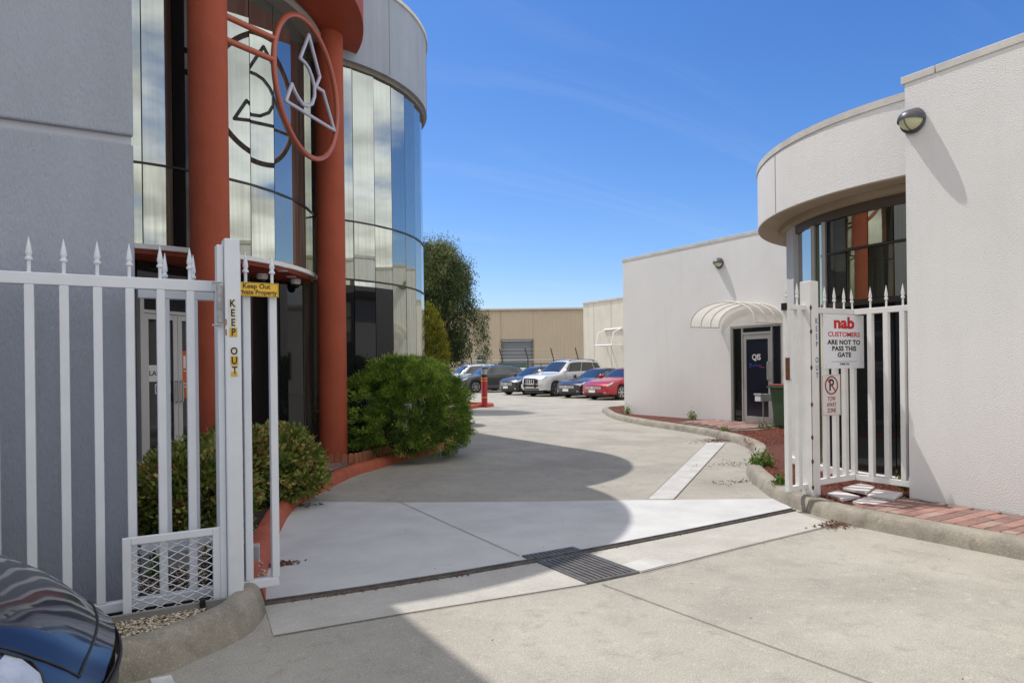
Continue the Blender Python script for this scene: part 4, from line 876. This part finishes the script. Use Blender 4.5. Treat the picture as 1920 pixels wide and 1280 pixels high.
# willowy bottlebrush tree
def tree():
    r_ = np.random.default_rng(41); base = np.array([10.05, 21.9, 0]); t = thing('bottlebrush_tree', tuple(base), 'tall bottlebrush tree with drooping leaves and red flowers behind the tower', 'tree')
    tk = MB(); tk.tube([(10.05, 21.9, 0), (10.0, 21.9, 1.2), (10.1, 21.85, 2.6), (10.05, 21.9, 4.2)], [.16, .13, .10, .05], 10)
    lat = np.array([.857, -.515, 0]); dep = np.array([.515, .857, 0])
    cl = []; specs = []
    for i in range(190):
        z = r_.uniform(1.8, 5.6); rmax = np.interp(z, [1.8, 2.3, 3.0, 3.9, 4.9, 5.65], [.8, 1.25, 1.5, 1.35, 1.1, .5]); a = r_.uniform(0, 2*np.pi); q = np.sqrt(r_.uniform(.12, 1))*rmax
        cl.append(base+lat*q*np.cos(a)+dep*q*np.sin(a)+np.array([0, 0, z])); 
    cl = np.array(cl)
    for i in range(0, 150, 4): tk.tube([(10.05, 21.9, min(3.6, cl[i][2]*.55)), tuple((cl[i]+np.array([10.05, 21.9, cl[i][2]*.75]))/2), tuple(cl[i])], [.05, .03, .008], 6)
    tk.build('trunk', M_bark2, t, smooth=True)
    per = 330; P = np.repeat(cl, per, 0)+r_.normal(size=(190*per, 3))*np.array([.17, .17, .21]); D = r_.normal(size=P.shape)*.5; D[:, 2] -= .75
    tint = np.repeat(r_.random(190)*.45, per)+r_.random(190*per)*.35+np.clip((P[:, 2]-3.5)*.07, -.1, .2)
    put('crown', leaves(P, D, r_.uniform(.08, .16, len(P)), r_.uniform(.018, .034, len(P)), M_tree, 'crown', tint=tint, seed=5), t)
    # drooping outer sprays on the driveway side
    S = []; 
    for i in range(60):
        p = base+lat*r_.uniform(.9, 1.9)+dep*r_.uniform(-1, .6)+np.array([0, 0, r_.uniform(2.1, 3.7)]); k = r_.integers(18, 40); S.append(p+np.stack([r_.normal(size=k)*.05, r_.normal(size=k)*.05, -np.abs(r_.normal(size=k))*.28], 1))
    S = np.concatenate(S); D = r_.normal(size=S.shape)*.35; D[:, 2] -= .9
    put('drooping_sprays', leaves(S, D, .13, .022, M_tree, 'drooping_sprays', seed=6), t)
    fl = cl[r_.choice(150, 26, False)]; fl = fl+lat*.25; k = 60
    Pf = np.repeat(fl, k, 0)+r_.normal(size=(26*k, 3))*np.array([.02, .02, .05]); put('flowers', leaves(Pf, r_.normal(size=Pf.shape), .045, .012, M_redleaf, 'flowers', seed=8), t)
    fix(t)
tree()
def weed(label, x, y, z, s_, n, seed, h=1.0):
    r_ = np.random.default_rng(seed); c = r_.normal(size=(5, 2))*s_*.18; c = c[r_.integers(0, len(c), n)]
    P = np.stack([x+c[:, 0]+r_.normal(size=n)*s_*.12, y+c[:, 1]+r_.normal(size=n)*s_*.12, z+np.abs(r_.normal(size=n))*s_*.22*h], 1); D = r_.normal(size=(n, 3))*.6; D[:, 2] = np.abs(D[:, 2])+.35*h
    tag(put('weed', leaves(P, D, r_.uniform(.03, .08, n), r_.uniform(.012, .028, n), M_weed, 'weed', seed=seed)), label, 'weed', 'weeds along the right kerb')
weed('bright weed clump on the mulch behind the kerb bend', 7.55, 6.15, .11, .34, 420, 51)
weed('low grassy weed by the foot of the gate catch', 6.45, 5.02, .11, .18, 200, 52)
weed('small leafy weed at the far corner of the white wing', 12.82, 15.1, .11, .26, 200, 53, 1.6)
weed('leafy weed at the wall beside the door paving', 12.72, 12.45, .11, .30, 220, 54, 1.5)
weed('sparse weed beside the letterbox stake', 12.0, 9.75, .11, .24, 110, 55)
weed('weed growing in the kerb where the bark has spilled', 10.85, 9.75, .10, .22, 110, 56)
weed('dark weed at the foot of the white wall corner inside the fence', 7.3, 4.15, .11, .20, 160, 57, 1.6)
weed('grassy tuft behind the mesh panel', .36, 5.15, .10, .12, 160, 58, 1.6)
weed('grassy tuft at the edging by the left gate post', .72, 5.3, .10, .12, 120, 59, 2.0)
# terracotta scalloped edging tiles
sc_m = MB(); pf = [(-.041, 0), (.041, 0), (.041, .115)]+[(.041*math.cos(a), .115+.038*math.sin(a)) for a in [R(q) for q in range(22, 180, 22)]]+[(-.041, .115)]
nn_ = len(pf); sc_m.add([(x, -.014, z) for x, z in pf]+[(x, .014, z) for x, z in pf], [tuple(range(nn_)), tuple(range(nn_, 2*nn_))[::-1]]+[(i, nn_+i, nn_+(i+1) % nn_, (i+1) % nn_) for i in range(nn_)])
sme = sc_m.mesh('scallop_tile'); sme.materials.append(M_terra)
EDG = thing('scalloped_edging', (3.3, 9.9, .1), 'row of terracotta scalloped edging tiles at the foot of the far column', 'edging')
path = cat_rom([(2.62, 10.16, 0), (2.86, 9.93, 0), (3.15, 9.84, 0), (3.42, 9.98, 0), (4.0, 10.5, 0), (4.6, 11.0, 0), (5.2, 11.6, 0), (5.7, 12.3, 0)], 40); acc = 0
for i in range(1, len(path)):
    acc += (path[i]-path[i-1]).length
    if acc > .088:
        acc = 0; d_ = path[i]-path[i-1]; o = put('scallop_tile', sme, EDG); o.location = (path[i].x, path[i].y, .095+random.uniform(-.006, .006)); o.rotation_euler = (random.uniform(-.05, .05), random.uniform(-.03, .03), math.atan2(d_.y, d_.x))
fix(EDG)
# red bollard light by the car park
bo = thing('bollard_light', (12.45, 22.75, 0), 'red bollard with yellow bands and grey lantern at the end of the painted kerb', 'bollard')
MB().lathe([(.115, .0), (.115, 1.12), (.108, 1.14)], 24, (12.45, 22.75, 0)).build('shaft', mat('bollard red', (.42, .02, .022), .4, var=.1, vscale=5), bo, smooth=True)
M_yb = mat('yellow reflective tape', (.75, .45, .04), .4)
for z in (1.07, .98, .36): MB().lathe([(.1175, z), (.1175, z+.028)], 24, (12.45, 22.75, 0)).build('band', M_yb, bo, smooth=True)
MB().lathe([(.10, 1.14), (.11, 1.16), (.11, 1.22)], 24, (12.45, 22.75, 0)).build('collar', M_black, bo, smooth=True)
MB().lathe([(.098, 1.22), (.098, 1.44)], 24, (12.45, 22.75, 0)).build('lantern', mat('prismatic lantern', (.42, .42, .38), .25), bo, smooth=True)
for z in (1.26, 1.31, 1.36, 1.41): MB().lathe([(.105, z), (.107, z+.008), (.105, z+.016)], 24, (12.45, 22.75, 0)).build('louvre', M_alu, bo, smooth=True)
MB().lathe([(.115, 1.44), (.11, 1.475), (.05, 1.49)], 24, (12.45, 22.75, 0)).build('cap', M_black, bo, smooth=True); fix(bo)

# ============================================================ cars
M_carglass = mat('car glass', (.015, .02, .025), .02, spec=.8, coat=.6)
M_rim = mat('alloy rim', (.55, .55, .56), .3, metal=.8); M_chrome = mat('chrome', (.75, .75, .76), .08, metal=1.0)
M_lamp = mat('headlamp lens', (.62, .64, .66), .08, coat=1.0, var=.45, vscale=9); M_tail = mat('tail lamp', (.35, .01, .01), .15, coat=1.0); M_plate = mat('number plate white', (.75, .75, .74), .4)
M_mesh = mat('black grille', (.012, .012, .013), .4); M_blackpl = mat('black trim plastic', (.022, .022, .024), .55)
def paint(name, col, metal=.35): return mat(name, col, .32, metal=metal, coat=1.0, spec=.5)
def interp(tab):
    xs = [a for a, _ in tab]; ys = [b for _, b in tab]; return lambda x: float(np.interp(x, xs, ys))
def smooth_tab(tab, n=60):       # soften corners
    xs = np.linspace(0, 1, 241); ys = np.interp(xs, [a for a, _ in tab], [b for _, b in tab]); k = np.hanning(15); k /= k.sum(); yp = np.convolve(np.pad(ys, 7, mode='edge'), k, 'valid'); return lambda x: float(np.interp(x, xs, yp))
WTAB = [(0, .78), (.012, .85), (.04, .92), (.10, .975), (.2, 1), (.8, 1), (.92, .98), (.975, .92), (1, .84)]
def car(name, label, loc, heading, L, W, top, belt, col, axles, rw, group=None, sill=.22, wr=.70, ws=(.27, .43), rs=(.80, .95), sg=(.30, .93), bow=.22, tailbow=.10, grille='bars', detail=1, bullbar=False, rails=False, cladding=False, fog=True, lampf=None, gw=.27, hdw=.80, plate=True):
    t = thing(name, (0, 0, 0), label, 'car', group)
    zt_f, zb_f, w_f = smooth_tab(top), interp(belt), interp(WTAB); H = max(b for _, b in top)
    wr_f = interp([(0, hdw), (ws[0]-.02, max(hdw, .74)), (ws[1], wr), (rs[0], wr), (min(.99, rs[1]+.02), wr+.08), (1, wr+.06)])
    ax = axles; ra = rw*1.13
    def zl(x):
        z = sill+.03*(x < .05)
        for a in ax:
            dx_ = (x-a)*L
            if abs(dx_) < ra: z = max(z, rw+math.sqrt(max(0, ra*ra-dx_*dx_))*.97)
        return z
    def sec(x, low=True):
        zt = zt_f(x); zb = min(zb_f(x), zt-.035); w_ = W/2*w_f(x); lo = zl(x); c_ = min(.085, .55*(zt-zb)); wt = W/2*wr_f(x)*min(1, w_f(x)/.95)
        a5 = (w_*.925, zb+.012); a7 = (wt, zt-c_); l_ = lambda a, b, t_: (a[0]+(b[0]-a[0])*t_, a[1]+(b[1]-a[1])*t_)
        return [(w_*.95, lo), (w_*.99, min(lo+.05, zb-.06)), (w_*1.0, lo+(zb-lo)*.5), (w_*.99, lo+(zb-lo)*.80), (w_*.965, zb-.018), a5, l_(a5, a7, .5), a7, (wt*.80, zt-c_*.34), (wt*.45, zt-c_*.07), (0, zt)]
    def xw(x, y):    # fraction -> metres, front is +x; plan bow of nose and tail
        X = L/2-x*L; f = (abs(y)/(W/2))**2
        if x < .2: X -= bow*f*(1-x/.2)**1.5
        if x > .85: X += tailbow*f*((x-.85)/.15)
        return X
    def surf(x, v, off=0.0):
        s_ = sec(x); i = min(int(v), 9); u = v-i; p0, p1 = s_[i], s_[i+1]; pm, pp = s_[max(0, i-1)], s_[min(10, i+2)]
        lin = (p0[0]+(p1[0]-p0[0])*u, p0[1]+(p1[1]-p0[1])*u); y_, z_ = lin; k = off
        return (xw(x, y_), y_*(1)+(k if v < 8 else k*.3), z_+(k*.25 if v < 7 else k))
    xs = sorted(set([0, .004, .01, .018, .03]+list(np.linspace(.045, .955, 46*detail))+[.97, .982, .992, 1]+[a+s_*ra/L*q for a in ax for s_ in (-1, 1) for q in (1.0001, .999, .97, .9, .8, .65, .45, .2)]))
    xs = [x for x in xs if 0 <= x <= 1]
    vs_ = [i/ (2 if detail == 1 else 4) for i in range(10*(2 if detail == 1 else 4)+1)]
    for sgn in (1,):
        rows = []
        for x in xs:
            rw_ = [surf(x, v) for v in vs_]; rows.append(rw_+[(a, -b, c_) for a, b, c_ in rw_[::-1][1:]])
        body = MB().grid(rows)
        n_ = len(rows[0])
        for k_, xe in ((0, 0.0), (len(rows)-1, 1.0)):     # nose and tail caps
            ring = rows[k_]; g = [ring]
            for s_ in (.75, .5, .25, .0):
                g.append([(xw(xe, q[1]*s_), q[1]*s_, q[2]) for q in ring])
            body.grid(g, xe == 0.0)
    bo_ = body.build('body', col, t, smooth=True, ang=38)
    if detail > 1: pass
    ub = MB().box(-L/2+.12, L/2-.25, -W/2+.24, W/2-.24, .16, .62).build('underbody', M_black, t)
    def patch(nm, f, nu, nv, m, par, mirror=True, flip=False):
        g = [[f(i/nu, j/nv) for j in range(nv+1)] for i in range(nu+1)]
        MB().grid(g, flip).build(nm, m, par, smooth=True)
        if mirror: MB().grid([[(a, -b, c_) for a, b, c_ in r_] for r_ in g], not flip).build(nm, m, par, smooth=True)
    # glazing
    def wsf(i, j): x = ws[0]+.012+(ws[1]-ws[0]-.02)*i; v = 7.35+2.65*j; return surf(x, v, .006)
    g = [[wsf(i/8, j/8) for j in range(9)]+[(a, -b, c_) for a, b, c_ in [wsf(i/8, j/8) for j in range(8)][::-1]] for i in range(9)]
    MB().grid(g).build('windscreen', M_carglass, t, smooth=True)
    def rsf(i, j): x = rs[0]+.02+(rs[1]-rs[0]-.035)*i; return surf(x, 7.4+2.6*j, .006)
    g = [[rsf(i/8, j/8) for j in range(9)]+[(a, -b, c_) for a, b, c_ in [rsf(i/8, j/8) for j in range(8)][::-1]] for i in range(9)]
    MB().grid(g).build('rear_window', M_carglass, t, smooth=True)
    splits = [(0, .44), (.455, .80), (.815, 1.0)]
    for s0, s1 in splits:
        def sgf(i, j, s0=s0, s1=s1):
            v = 5.18+1.62*j; xa = sg[0]+(ws[1]+.01-sg[0])*j; xb = sg[1]-(sg[1]-rs[0]-.035)*.55*j; u = s0+(s1-s0)*i; return surf(xa+(xb-xa)*u, v, .006)
        patch('side_window', sgf, 10, 5, M_carglass, t)
    # lamps
    patch('headlight', lampf and (lambda i, j: surf(*lampf(i, j), .005)) or (lambda i, j: surf(.006+.085*i*(.55+.45*j), 3.6+1.9*j*(1-.25*i), .008)), 12, 6, M_lamp, t)
    patch('tail_light', lambda i, j: surf(.985-.05*i, 3.2+1.8*j, .008), 4, 4, M_tail, t)
    zn = zt_f(0); zb0 = zb_f(0)
    def front(nm, hw, z0, z1, m, off=.012, nu=10, par=t):
        g = [[(xw(0, y_)+off, y_, z) for y_ in np.linspace(-hw, hw, nu+1)] for z in np.linspace(z0, z1, 4)]
        return MB().grid(g).build(nm, m, par, smooth=True)
    hh = zn-sill
    gr_ = front('grille', W*gw, sill+hh*.60, sill+hh*.90, M_mesh)
    if grille in ('bars', 'chrome'):
        for q in range(4): z = sill+hh*(.62+.075*q); front('grille_bar', W*.265, z, z+.018, M_chrome if grille == 'chrome' else M_rim, .022, par=gr_)
    if grille == 'vertical':
        for q in range(7): y_ = (q-3)*W*.075; MB().box(xw(0, y_)+.01, xw(0, y_)+.035, y_-.02, y_+.02, sill+hh*.60, sill+hh*.90).build('grille_bar', M_chrome, gr_)
    plate and MB().lathe([(.055, 0), (.05, .012)], 16, (xw(0, 0)+.024, 0, sill+hh*.76), 'x').build('badge', M_chrome, gr_)
    front('lower_intake', W*.30, sill+.04, sill+hh*.26, M_mesh)
    pz = sill+hh*.40; plate and MB().box(xw(0, 0)+.02, xw(0, 0)+.035, -.19, .19, pz-.06, pz+.06).build('number_plate', M_plate, t)
    if fog: patch('fog_light', lambda i, j: (xw(0, W*.33+W*.05*i)+.012, W*.33+W*.05*i, sill+hh*(.22+.10*j)), 2, 2, M_lamp, t, flip=True)
    # mirrors
    xm = ws[0]+.055
    for s_ in (1, -1):
        p = surf(xm, 5.1); MB().lathe([(.02, -.07), (.075, -.05), (.09, 0), (.07, .06), (.02, .085)], 14, (p[0], s_*(p[1]+.10), p[2]+.09), 'y').build('door_mirror', col if not cladding else col, t, smooth=True)
    # door seams and handles
    for xs_ in (ws[0]+.07, (sg[0]+sg[1])/2+.01, sg[1]-.11):
        for s_ in (1, -1):
            pts = [surf(xs_, v, .002) for v in (1.2, 2, 3, 4, 5)]; MB().tube([(a, s_*b, c_) for a, b, c_ in pts], .004, 4).build('door_seam', M_blackpl, bo_)
    for xh in ((sg[0]+sg[1])/2-.03, sg[1]-.15):
        for s_ in (1, -1): p = surf(xh, 3.7, .02); MB().cbox((p[0], s_*p[1], p[2]), (.20, .03, .03)).build('door_handle', col, bo_, bevel=.008)
    if cladding:
        for s_ in (1, -1):
            for a in ax:
                pts = [(L/2-a*L+ra*1.02*math.cos(q), s_*(W/2*w_f(a)*1.0+.004), rw+ra*1.02*math.sin(q)) for q in np.linspace(-.15, math.pi+.15, 20)]; MB().tube(pts, .03, 6).build('arch_trim', M_blackpl, t, smooth=True)
    if rails:
        for s_ in (1, -1): MB().tube([surf(x, 7.6, .05)[:1]+(s_*surf(x, 7.6)[1], surf(x, 7.6)[2]+(.06 if .48 < x < .84 else .01)) for x in np.linspace(.46, .86, 12)], .018, 8).build('roof_rail', M_blackpl, t, smooth=True)
    if bullbar:
        z0, z1 = sill+hh*.10, sill+hh*.52
        front('bumper_bar', W*.44, z0+.05, z1, mat('champagne bumper', (.50, .47, .41), .35, metal=.4, coat=.6), .05)
        front('bumper_step', W*.30, z1-.12, z1-.02, M_blackpl, .058)
        for s_ in (1, -1):
            yy = s_*W*.21; MB().tube([(xw(0, yy)+.07, yy, z0+.08), (xw(0, yy)+.09, yy, z1), (xw(0, yy)+.07, yy*.96, sill+hh*.98)], .035, 8).build('bull_bar', M_blackpl, t, smooth=True)
        MB().tube([(xw(0, y_)+.075, y_, sill+hh*.97) for y_ in np.linspace(-W*.205, W*.205, 9)], .028, 8).build('bull_bar', M_blackpl, t, smooth=True)
    # wheels
    for a in ax:
        for s_ in (1, -1):
            cx_, cy_ = L/2-a*L, s_*(W/2*w_f(a)-.125)
            wl = MB().lathe([(rw*.66, -.10), (rw*.93, -.105), (rw, -.08), (rw, .08), (rw*.93, .105), (rw*.66, .10)], 36, (cx_, cy_, rw), 'y', cap=False).build('wheel', M_rubber, t, smooth=True)
            MB().lathe([(rw*.66, -.10), (rw*.60, -.02), (.02, -.02), (.02, .02), (rw*.60, .02), (rw*.66, .10)], 32, (cx_, cy_, rw), 'y', cap=False).build('wheel_well', M_blackpl, wl)
            rm = MB()
            for k_ in range(6):
                q = k_*math.pi/3; e_ = rw*.64; yy = cy_+s_*.085
                for dq in (-.13, .13): rm.bar((cx_+.05*math.cos(q+dq), yy, rw+.05*math.sin(q+dq)), (cx_+e_*math.cos(q+dq), yy-s_*.005, rw+e_*math.sin(q+dq)), .03, .026, (0, 1, 0))
            rm.tube([(cx_+rw*.65*math.cos(q), cy_+s_*.09, rw+rw*.65*math.sin(q)) for q in np.linspace(0, 2*math.pi, 33)[:-1]], .014, 6, closed=True)
            rm.lathe([(.06, -.0), (.055, s_*.02)], 14, (cx_, cy_+s_*.085, rw), 'y'); rm.build('rim', M_rim, wl, smooth=True)
    t.location = (loc[0], loc[1], 0); t.rotation_euler = (0, 0, heading)
    return t, surf, sec, xw
PARK = 'cars parked nose-out along the car park'
SUVTOP = [(0, .90), (.02, 1.0), (.06, 1.07), (.27, 1.19), (.42, 1.76), (.48, 1.84), (.6, 1.87), (.85, 1.84), (.93, 1.77), (.975, 1.25), (1, 1.0)]
SEDTOP = [(0, .62), (.02, .70), (.07, .79), (.28, .96), (.44, 1.36), (.52, 1.425), (.62, 1.42), (.74, 1.34), (.88, 1.05), (.97, 1.0), (1, .82)]
XOTOP = [(0, .76), (.02, .86), (.06, .95), (.27, 1.09), (.42, 1.55), (.50, 1.645), (.62, 1.66), (.82, 1.59), (.92, 1.42), (.975, 1.05), (1, .85)]
HATTOP = [(0, .60), (.02, .69), (.06, .77), (.26, .96), (.43, 1.38), (.52, 1.47), (.64, 1.48), (.84, 1.40), (.93, 1.2), (.98, .98), (1, .8)]
ROW = [('four_wheel_drive', 'silver four-wheel drive with black bull bar and roof rails', (21.18, 29.94), 189, 4.78, 1.90, SUVTOP, [(0, .96), (.1, 1.08), (.27, 1.17), (1, 1.22)], paint('silver paint', (.74, .74, .74), .25), (.195, .79), .385, dict(grille='vertical', bullbar=True, rails=True, sill=.30)),
       ('sedan', 'black sedan between the silver four-wheel drive and the red sedan', (21.40, 27.13), 189, 4.80, 1.85, SEDTOP, [(0, .66), (.1, .80), (.28, .92), (1, .99)], paint('black paint', (.012, .012, .016), .2), (.19, .78), .335, dict(grille='chrome')),
       ('sedan', 'red sedan nearest the white wing, partly hidden by its wall', (21.10, 24.71), 189, 4.81, 1.82, [(a, b*1.02) for a, b in SEDTOP], [(0, .68), (.1, .82), (.28, .94), (1, 1.0)], paint('red paint', (.42, .006, .018), .2), (.195, .775), .33, dict(grille='chrome')),
       ('crossover', 'black crossover on the left of the silver four-wheel drive', (21.18, 32.63), 189, 4.42, 1.80, [(a, b*.93) for a, b in XOTOP], [(0, .72), (.1, .88), (.27, .99), (1, 1.04)], paint('black blue paint', (.012, .013, .020), .2), (.19, .80), .35, dict(grille='chrome')),
       ('crossover', 'grey crossover behind the red bollard light', (20.90, 37.41), 176, 4.55, 1.84, XOTOP, [(0, .80), (.1, .95), (.27, 1.06), (1, 1.14)], paint('graphite paint', (.085, .085, .092), .5), (.20, .79), .365, dict(cladding=True)),
       ('wagon', 'white wagon behind the grey crossover', (21.01, 40.31), 176, 4.75, 1.86, [(a, b*.94) for a, b in SUVTOP], [(0, .90), (.1, 1.0), (.27, 1.08), (1, 1.14)], paint('white paint', (.75, .75, .75), .0), (.20, .79), .36, dict(rails=True))]
for nm, lb, xy, hd, L, W, tp, bl, pc, ax, rw, kw in ROW: car(nm, lb, xy, R(hd), L, W, tp, bl, pc, ax, rw, group=PARK, **kw)
# the dark hatchback whose bonnet enters bottom left
M_navy = paint('navy black paint', (.010, .013, .030), .25)
nc, nsurf, nsec, nxw = car('parked_hatchback', 'dark navy hatchback parked along the left kerb, bonnet corner at the bottom left', (-2.125, 2.82), R(0), 4.35, 1.66, [(0, .52), (.018, .615), (.035, .69), (.057, .75), (.085, .80), (.15, .865), (.26, .95), (.43, 1.38), (.52, 1.47), (.64, 1.48), (.84, 1.40), (.93, 1.2), (.98, .98), (1, .8)],
    [(0, .46), (.02, .56), (.05, .66), (.085, .725), (.26, .875), (1, .97)], M_navy, (.20, .80), .32, detail=3, bow=.24, grille='mesh', gw=.36, plate=False, hdw=.51, lampf=lambda i, j: (.014+.17*i, 4.2+2.7*(j*(1-.28*i)+.14*i)*math.sqrt(min(1, .25+6*i))))
for s_ in (1, -1):
    pts = [nsurf(x, 7.0, .002) for x in np.linspace(.012, .26, 24)]; MB().tube([(a, s_*b, c_) for a, b, c_ in pts], .0035, 6).build('bonnet_seam', M_blackpl, nc, smooth=True)
    pts = [nsurf(.014+.17*i, 4.2+2.7*((1-.28*i)+.14*i)*math.sqrt(min(1, .25+6*i)), .006) for i in np.linspace(0, 1, 24)]; MB().tube([(a, s_*b, c_) for a, b, c_ in pts], .004, 6).build('lamp_seal', M_blackpl, nc, smooth=True)
pts = [nsurf(.012, v, .003) for v in np.linspace(7.0, 10, 12)]; MB().tube(pts+[(a, -b, c_) for a, b, c_ in pts[::-1][1:]], .004, 6).build('bonnet_seam', M_blackpl, nc, smooth=True)
MB().tube([(nxw(0, y_)+.016, y_, .49) for y_ in np.linspace(-.46, .46, 25)], .006, 8).build('grille_trim', M_blackpl, nc, smooth=True)

# ============================================================ car-park background
# the warehouse plot is turned 31 degrees against the street: a runs along its front, d into the plot
WA, WD = Vector((math.cos(R(31)), -math.sin(R(31)), 0)), Vector((math.sin(R(31)), math.cos(R(31)), 0))
def W3(a, d, z): v_ = WA*a+WD*d; return (v_.x, v_.y, z)
WH = thing('warehouse', W3(0, 70, 0), 'beige corrugated steel warehouse with grey roller door beyond the car park', 'building')
M_corr = mat('beige corrugated steel', (.52, .43, .31), .55, var=.06, vscale=.5); M_roll = mat('grey roller door', (.19, .205, .225), .5, var=.1, vscale=.8)
def corr(a0, a1, z0, z1, d=70.0, pitch=.38, dep_=.05):
    cols = []; a = a0
    while a < a1-.01:
        for q, o_ in ((0, 0), (.30, 0), (.36, -dep_), (.64, -dep_), (.70, 0)): cols.append((a+q*pitch, d+o_))
        a += pitch
    cols = [(min(a, a1), o_) for a, o_ in cols]+[(a1, d)]
    return MB().grid([[W3(a, o_, z0) for a, o_ in cols], [W3(a, o_, z1) for a, o_ in cols]])
DA0, DA1 = -.97, 2.05
corr(-22, DA0-.10, 0, 7.25).build('wall_cladding', M_corr, WH); corr(DA1+.10, 9.5, 0, 7.25).build('wall_cladding', M_corr, WH); corr(DA0-.10, DA1+.10, 4.32, 7.25).build('wall_cladding', M_corr, WH)
fm = MB()
for a0, a1, z0, z1 in ((DA0-.12, DA0, 0, 4.34), (DA1, DA1+.12, 0, 4.34), (DA0-.12, DA1+.12, 4.22, 4.34)): fm.bar(W3((a0+a1)/2, 69.95, z0) if z1 > 4 and z0 == 0 else W3(a0, 69.95, 4.28), W3((a0+a1)/2, 69.95, z1) if z0 == 0 else W3(a1, 69.95, 4.28), .12, .12)
fm.build('door_frame', mat('brown door trim', (.15, .13, .11), .6), WH)
rd = MB()
for i in range(28):
    z = i*.15; V = [W3(DA0, 70.1, z), W3(DA1, 70.1, z), W3(DA1, 70.06, z+.07), W3(DA0, 70.06, z+.07), W3(DA1, 70.1, z+.15), W3(DA0, 70.1, z+.15)]; rd.add(V, [(0, 1, 2, 3), (3, 2, 4, 5)])
rd.build('roller_door', M_roll, WH)
rf = MB(); V = [W3(-22.2, 69.7, 7.25), W3(8.2, 69.7, 7.30), W3(9.8, 69.7, 7.12), W3(-22.2, 69.7, 7.42), W3(8.2, 69.7, 7.47), W3(9.8, 69.7, 7.28)]
rf.add(V+[W3(-22.2, 100, 7.42), W3(8.2, 100, 7.47), W3(9.8, 100, 7.28)], [(0, 1, 4, 3), (1, 2, 5, 4), (3, 4, 7, 6), (4, 5, 8, 7)]); rf.build('gutter_and_roof', mat('roof beige', (.55, .49, .40), .5), WH)
MB().bar(W3(-2.9, 69.9, 1.6), W3(-2.9, 69.9, 2.75), 1.3, .1).build('louvre_vent', mat('vent dark', (.08, .085, .09), .6), WH); fix(WH)
CB = thing('office_building', (27, 27, 0), 'cream rendered building behind the white wing with a white window awning frame', 'building')
M_creamw = mat('cream render', (.72, .68, .58), .85, var=.08, vscale=.6, stain=.2, stain_col=(.5, .43, .33), stain_scale=1.2, streak=.5)
MB().box(26, 40, 16.5, 34.6, 0, 5.36).build('side_wall', M_creamw, CB); MB().box(25.95, 40, 16.5, 34.65, 5.36, 5.46).build('parapet_cap', M_cap, CB)
aw = MB()
for y_ in (31.0, 32.4): aw.tube([(25.97, y_, 3.65), (25.45, y_, 3.45), (25.25, y_, 2.70), (25.97, y_, 2.70)], .05, 6)
aw.tube([(25.25, 30.9, 2.70), (25.25, 32.5, 2.70)], .05, 6); aw.tube([(25.97, 30.9, 3.65), (25.97, 32.5, 3.65)], .05, 6); aw.build('awning_frame', M_white_trim, CB, smooth=True)
for y_ in (33.55, 31.9, 29, 26): MB().box(25.992, 25.999, y_-.012, y_+.012, 0, 5.35).build('panel_joint', mat('cream joint', (.45, .42, .36), .9), CB)
fix(CB)
FE = thing('chain_link_fence', W3(0, 55, 0), 'chain-link fence with leaning barbed-wire arms behind the parked cars', 'fence')
posts = [-11, -8.3, -5.6, -3.2, -.76, 1.27, 3.3, 5.25, 7.2]
for a in posts: MB().tube([W3(a, 55, 0), W3(a, 55, 2.15), W3(a-.22, 54.9, 3.0)], .045, 6).build('post', M_blackpl, FE)
for z, o_ in ((2.35, -.05), (2.65, -.13), (2.95, -.2)): MB().tube([W3(-11+o_, 54.95, z), W3(7.2+o_, 54.95, z)], .012, 4).build('barbed_wire', M_alu, FE)
MB().tube([W3(-11, 55, 2.1), W3(7.2, 55, 2.1)], .03, 6).build('top_rail', M_alu, FE)
cm = MB(); a = -11.0
while a < 7.2:
    for s_ in (1, -1):
        b = a+s_*2.1; z0, z1 = 0.0, 2.1
        if -11 <= b <= 7.2: cm.bar(W3(a, 55, z0), W3(b, 55, z1), .010, .010)
    a += .16
cm.build('chain_mesh', mat('galvanised wire', (.4, .41, .40), .5, metal=.4), FE)
fix(FE)
SCn = MB().bar(W3(-1.1, 54.7, .95), W3(1.15, 54.7, .95), .05, 1.9).build('shade_screen', mat('green shade cloth', (.10, .15, .13), .9, var=.3, vscale=1.2)); tag(SCn, 'grey-green shade cloth screen on the fence by the roller door', 'screen')
MB().bar(W3(.62, 54.62, 1.35), W3(1.1, 54.62, 1.35), .02, .26).build('fence_sign', M_paper); tag(bpy.data.objects['fence_sign'], 'small white sign on the shade cloth behind the cars', 'sign')
rk = thing('roof_rack', W3(1.9, 50, 0), 'black steel ute rack frame behind the silver four-wheel drive', 'rack')
for a in (1.5, 2.1, 2.7): MB().tube([W3(a, 50, .0), W3(a, 50, 1.75)], .03, 6).build('upright', M_blackpl, rk)
for z in (1.45, 1.75): MB().tube([W3(1.5, 50, z), W3(2.7, 50, z)], .035, 6).build('rail', M_blackpl, rk)
fix(rk)
# across the street: only the mirror glass shows it
OB = thing('street_building', (5, -24, 0), 'cream low building across the street, seen only mirrored in the glass bay', 'building')
MB().box(-40, 60, -40, -24, 0, 5.4).build('front_wall', M_creamw, OB); MB().box(-40.1, 60.1, -40, -23.9, 5.4, 5.6).build('parapet_cap', M_cap, OB)
for i in range(12): x = -34+i*8; MB().box(x, x+3.2, -24.02, -23.96, .9, 2.6).build('window', M_darkglass, OB)
fix(OB)
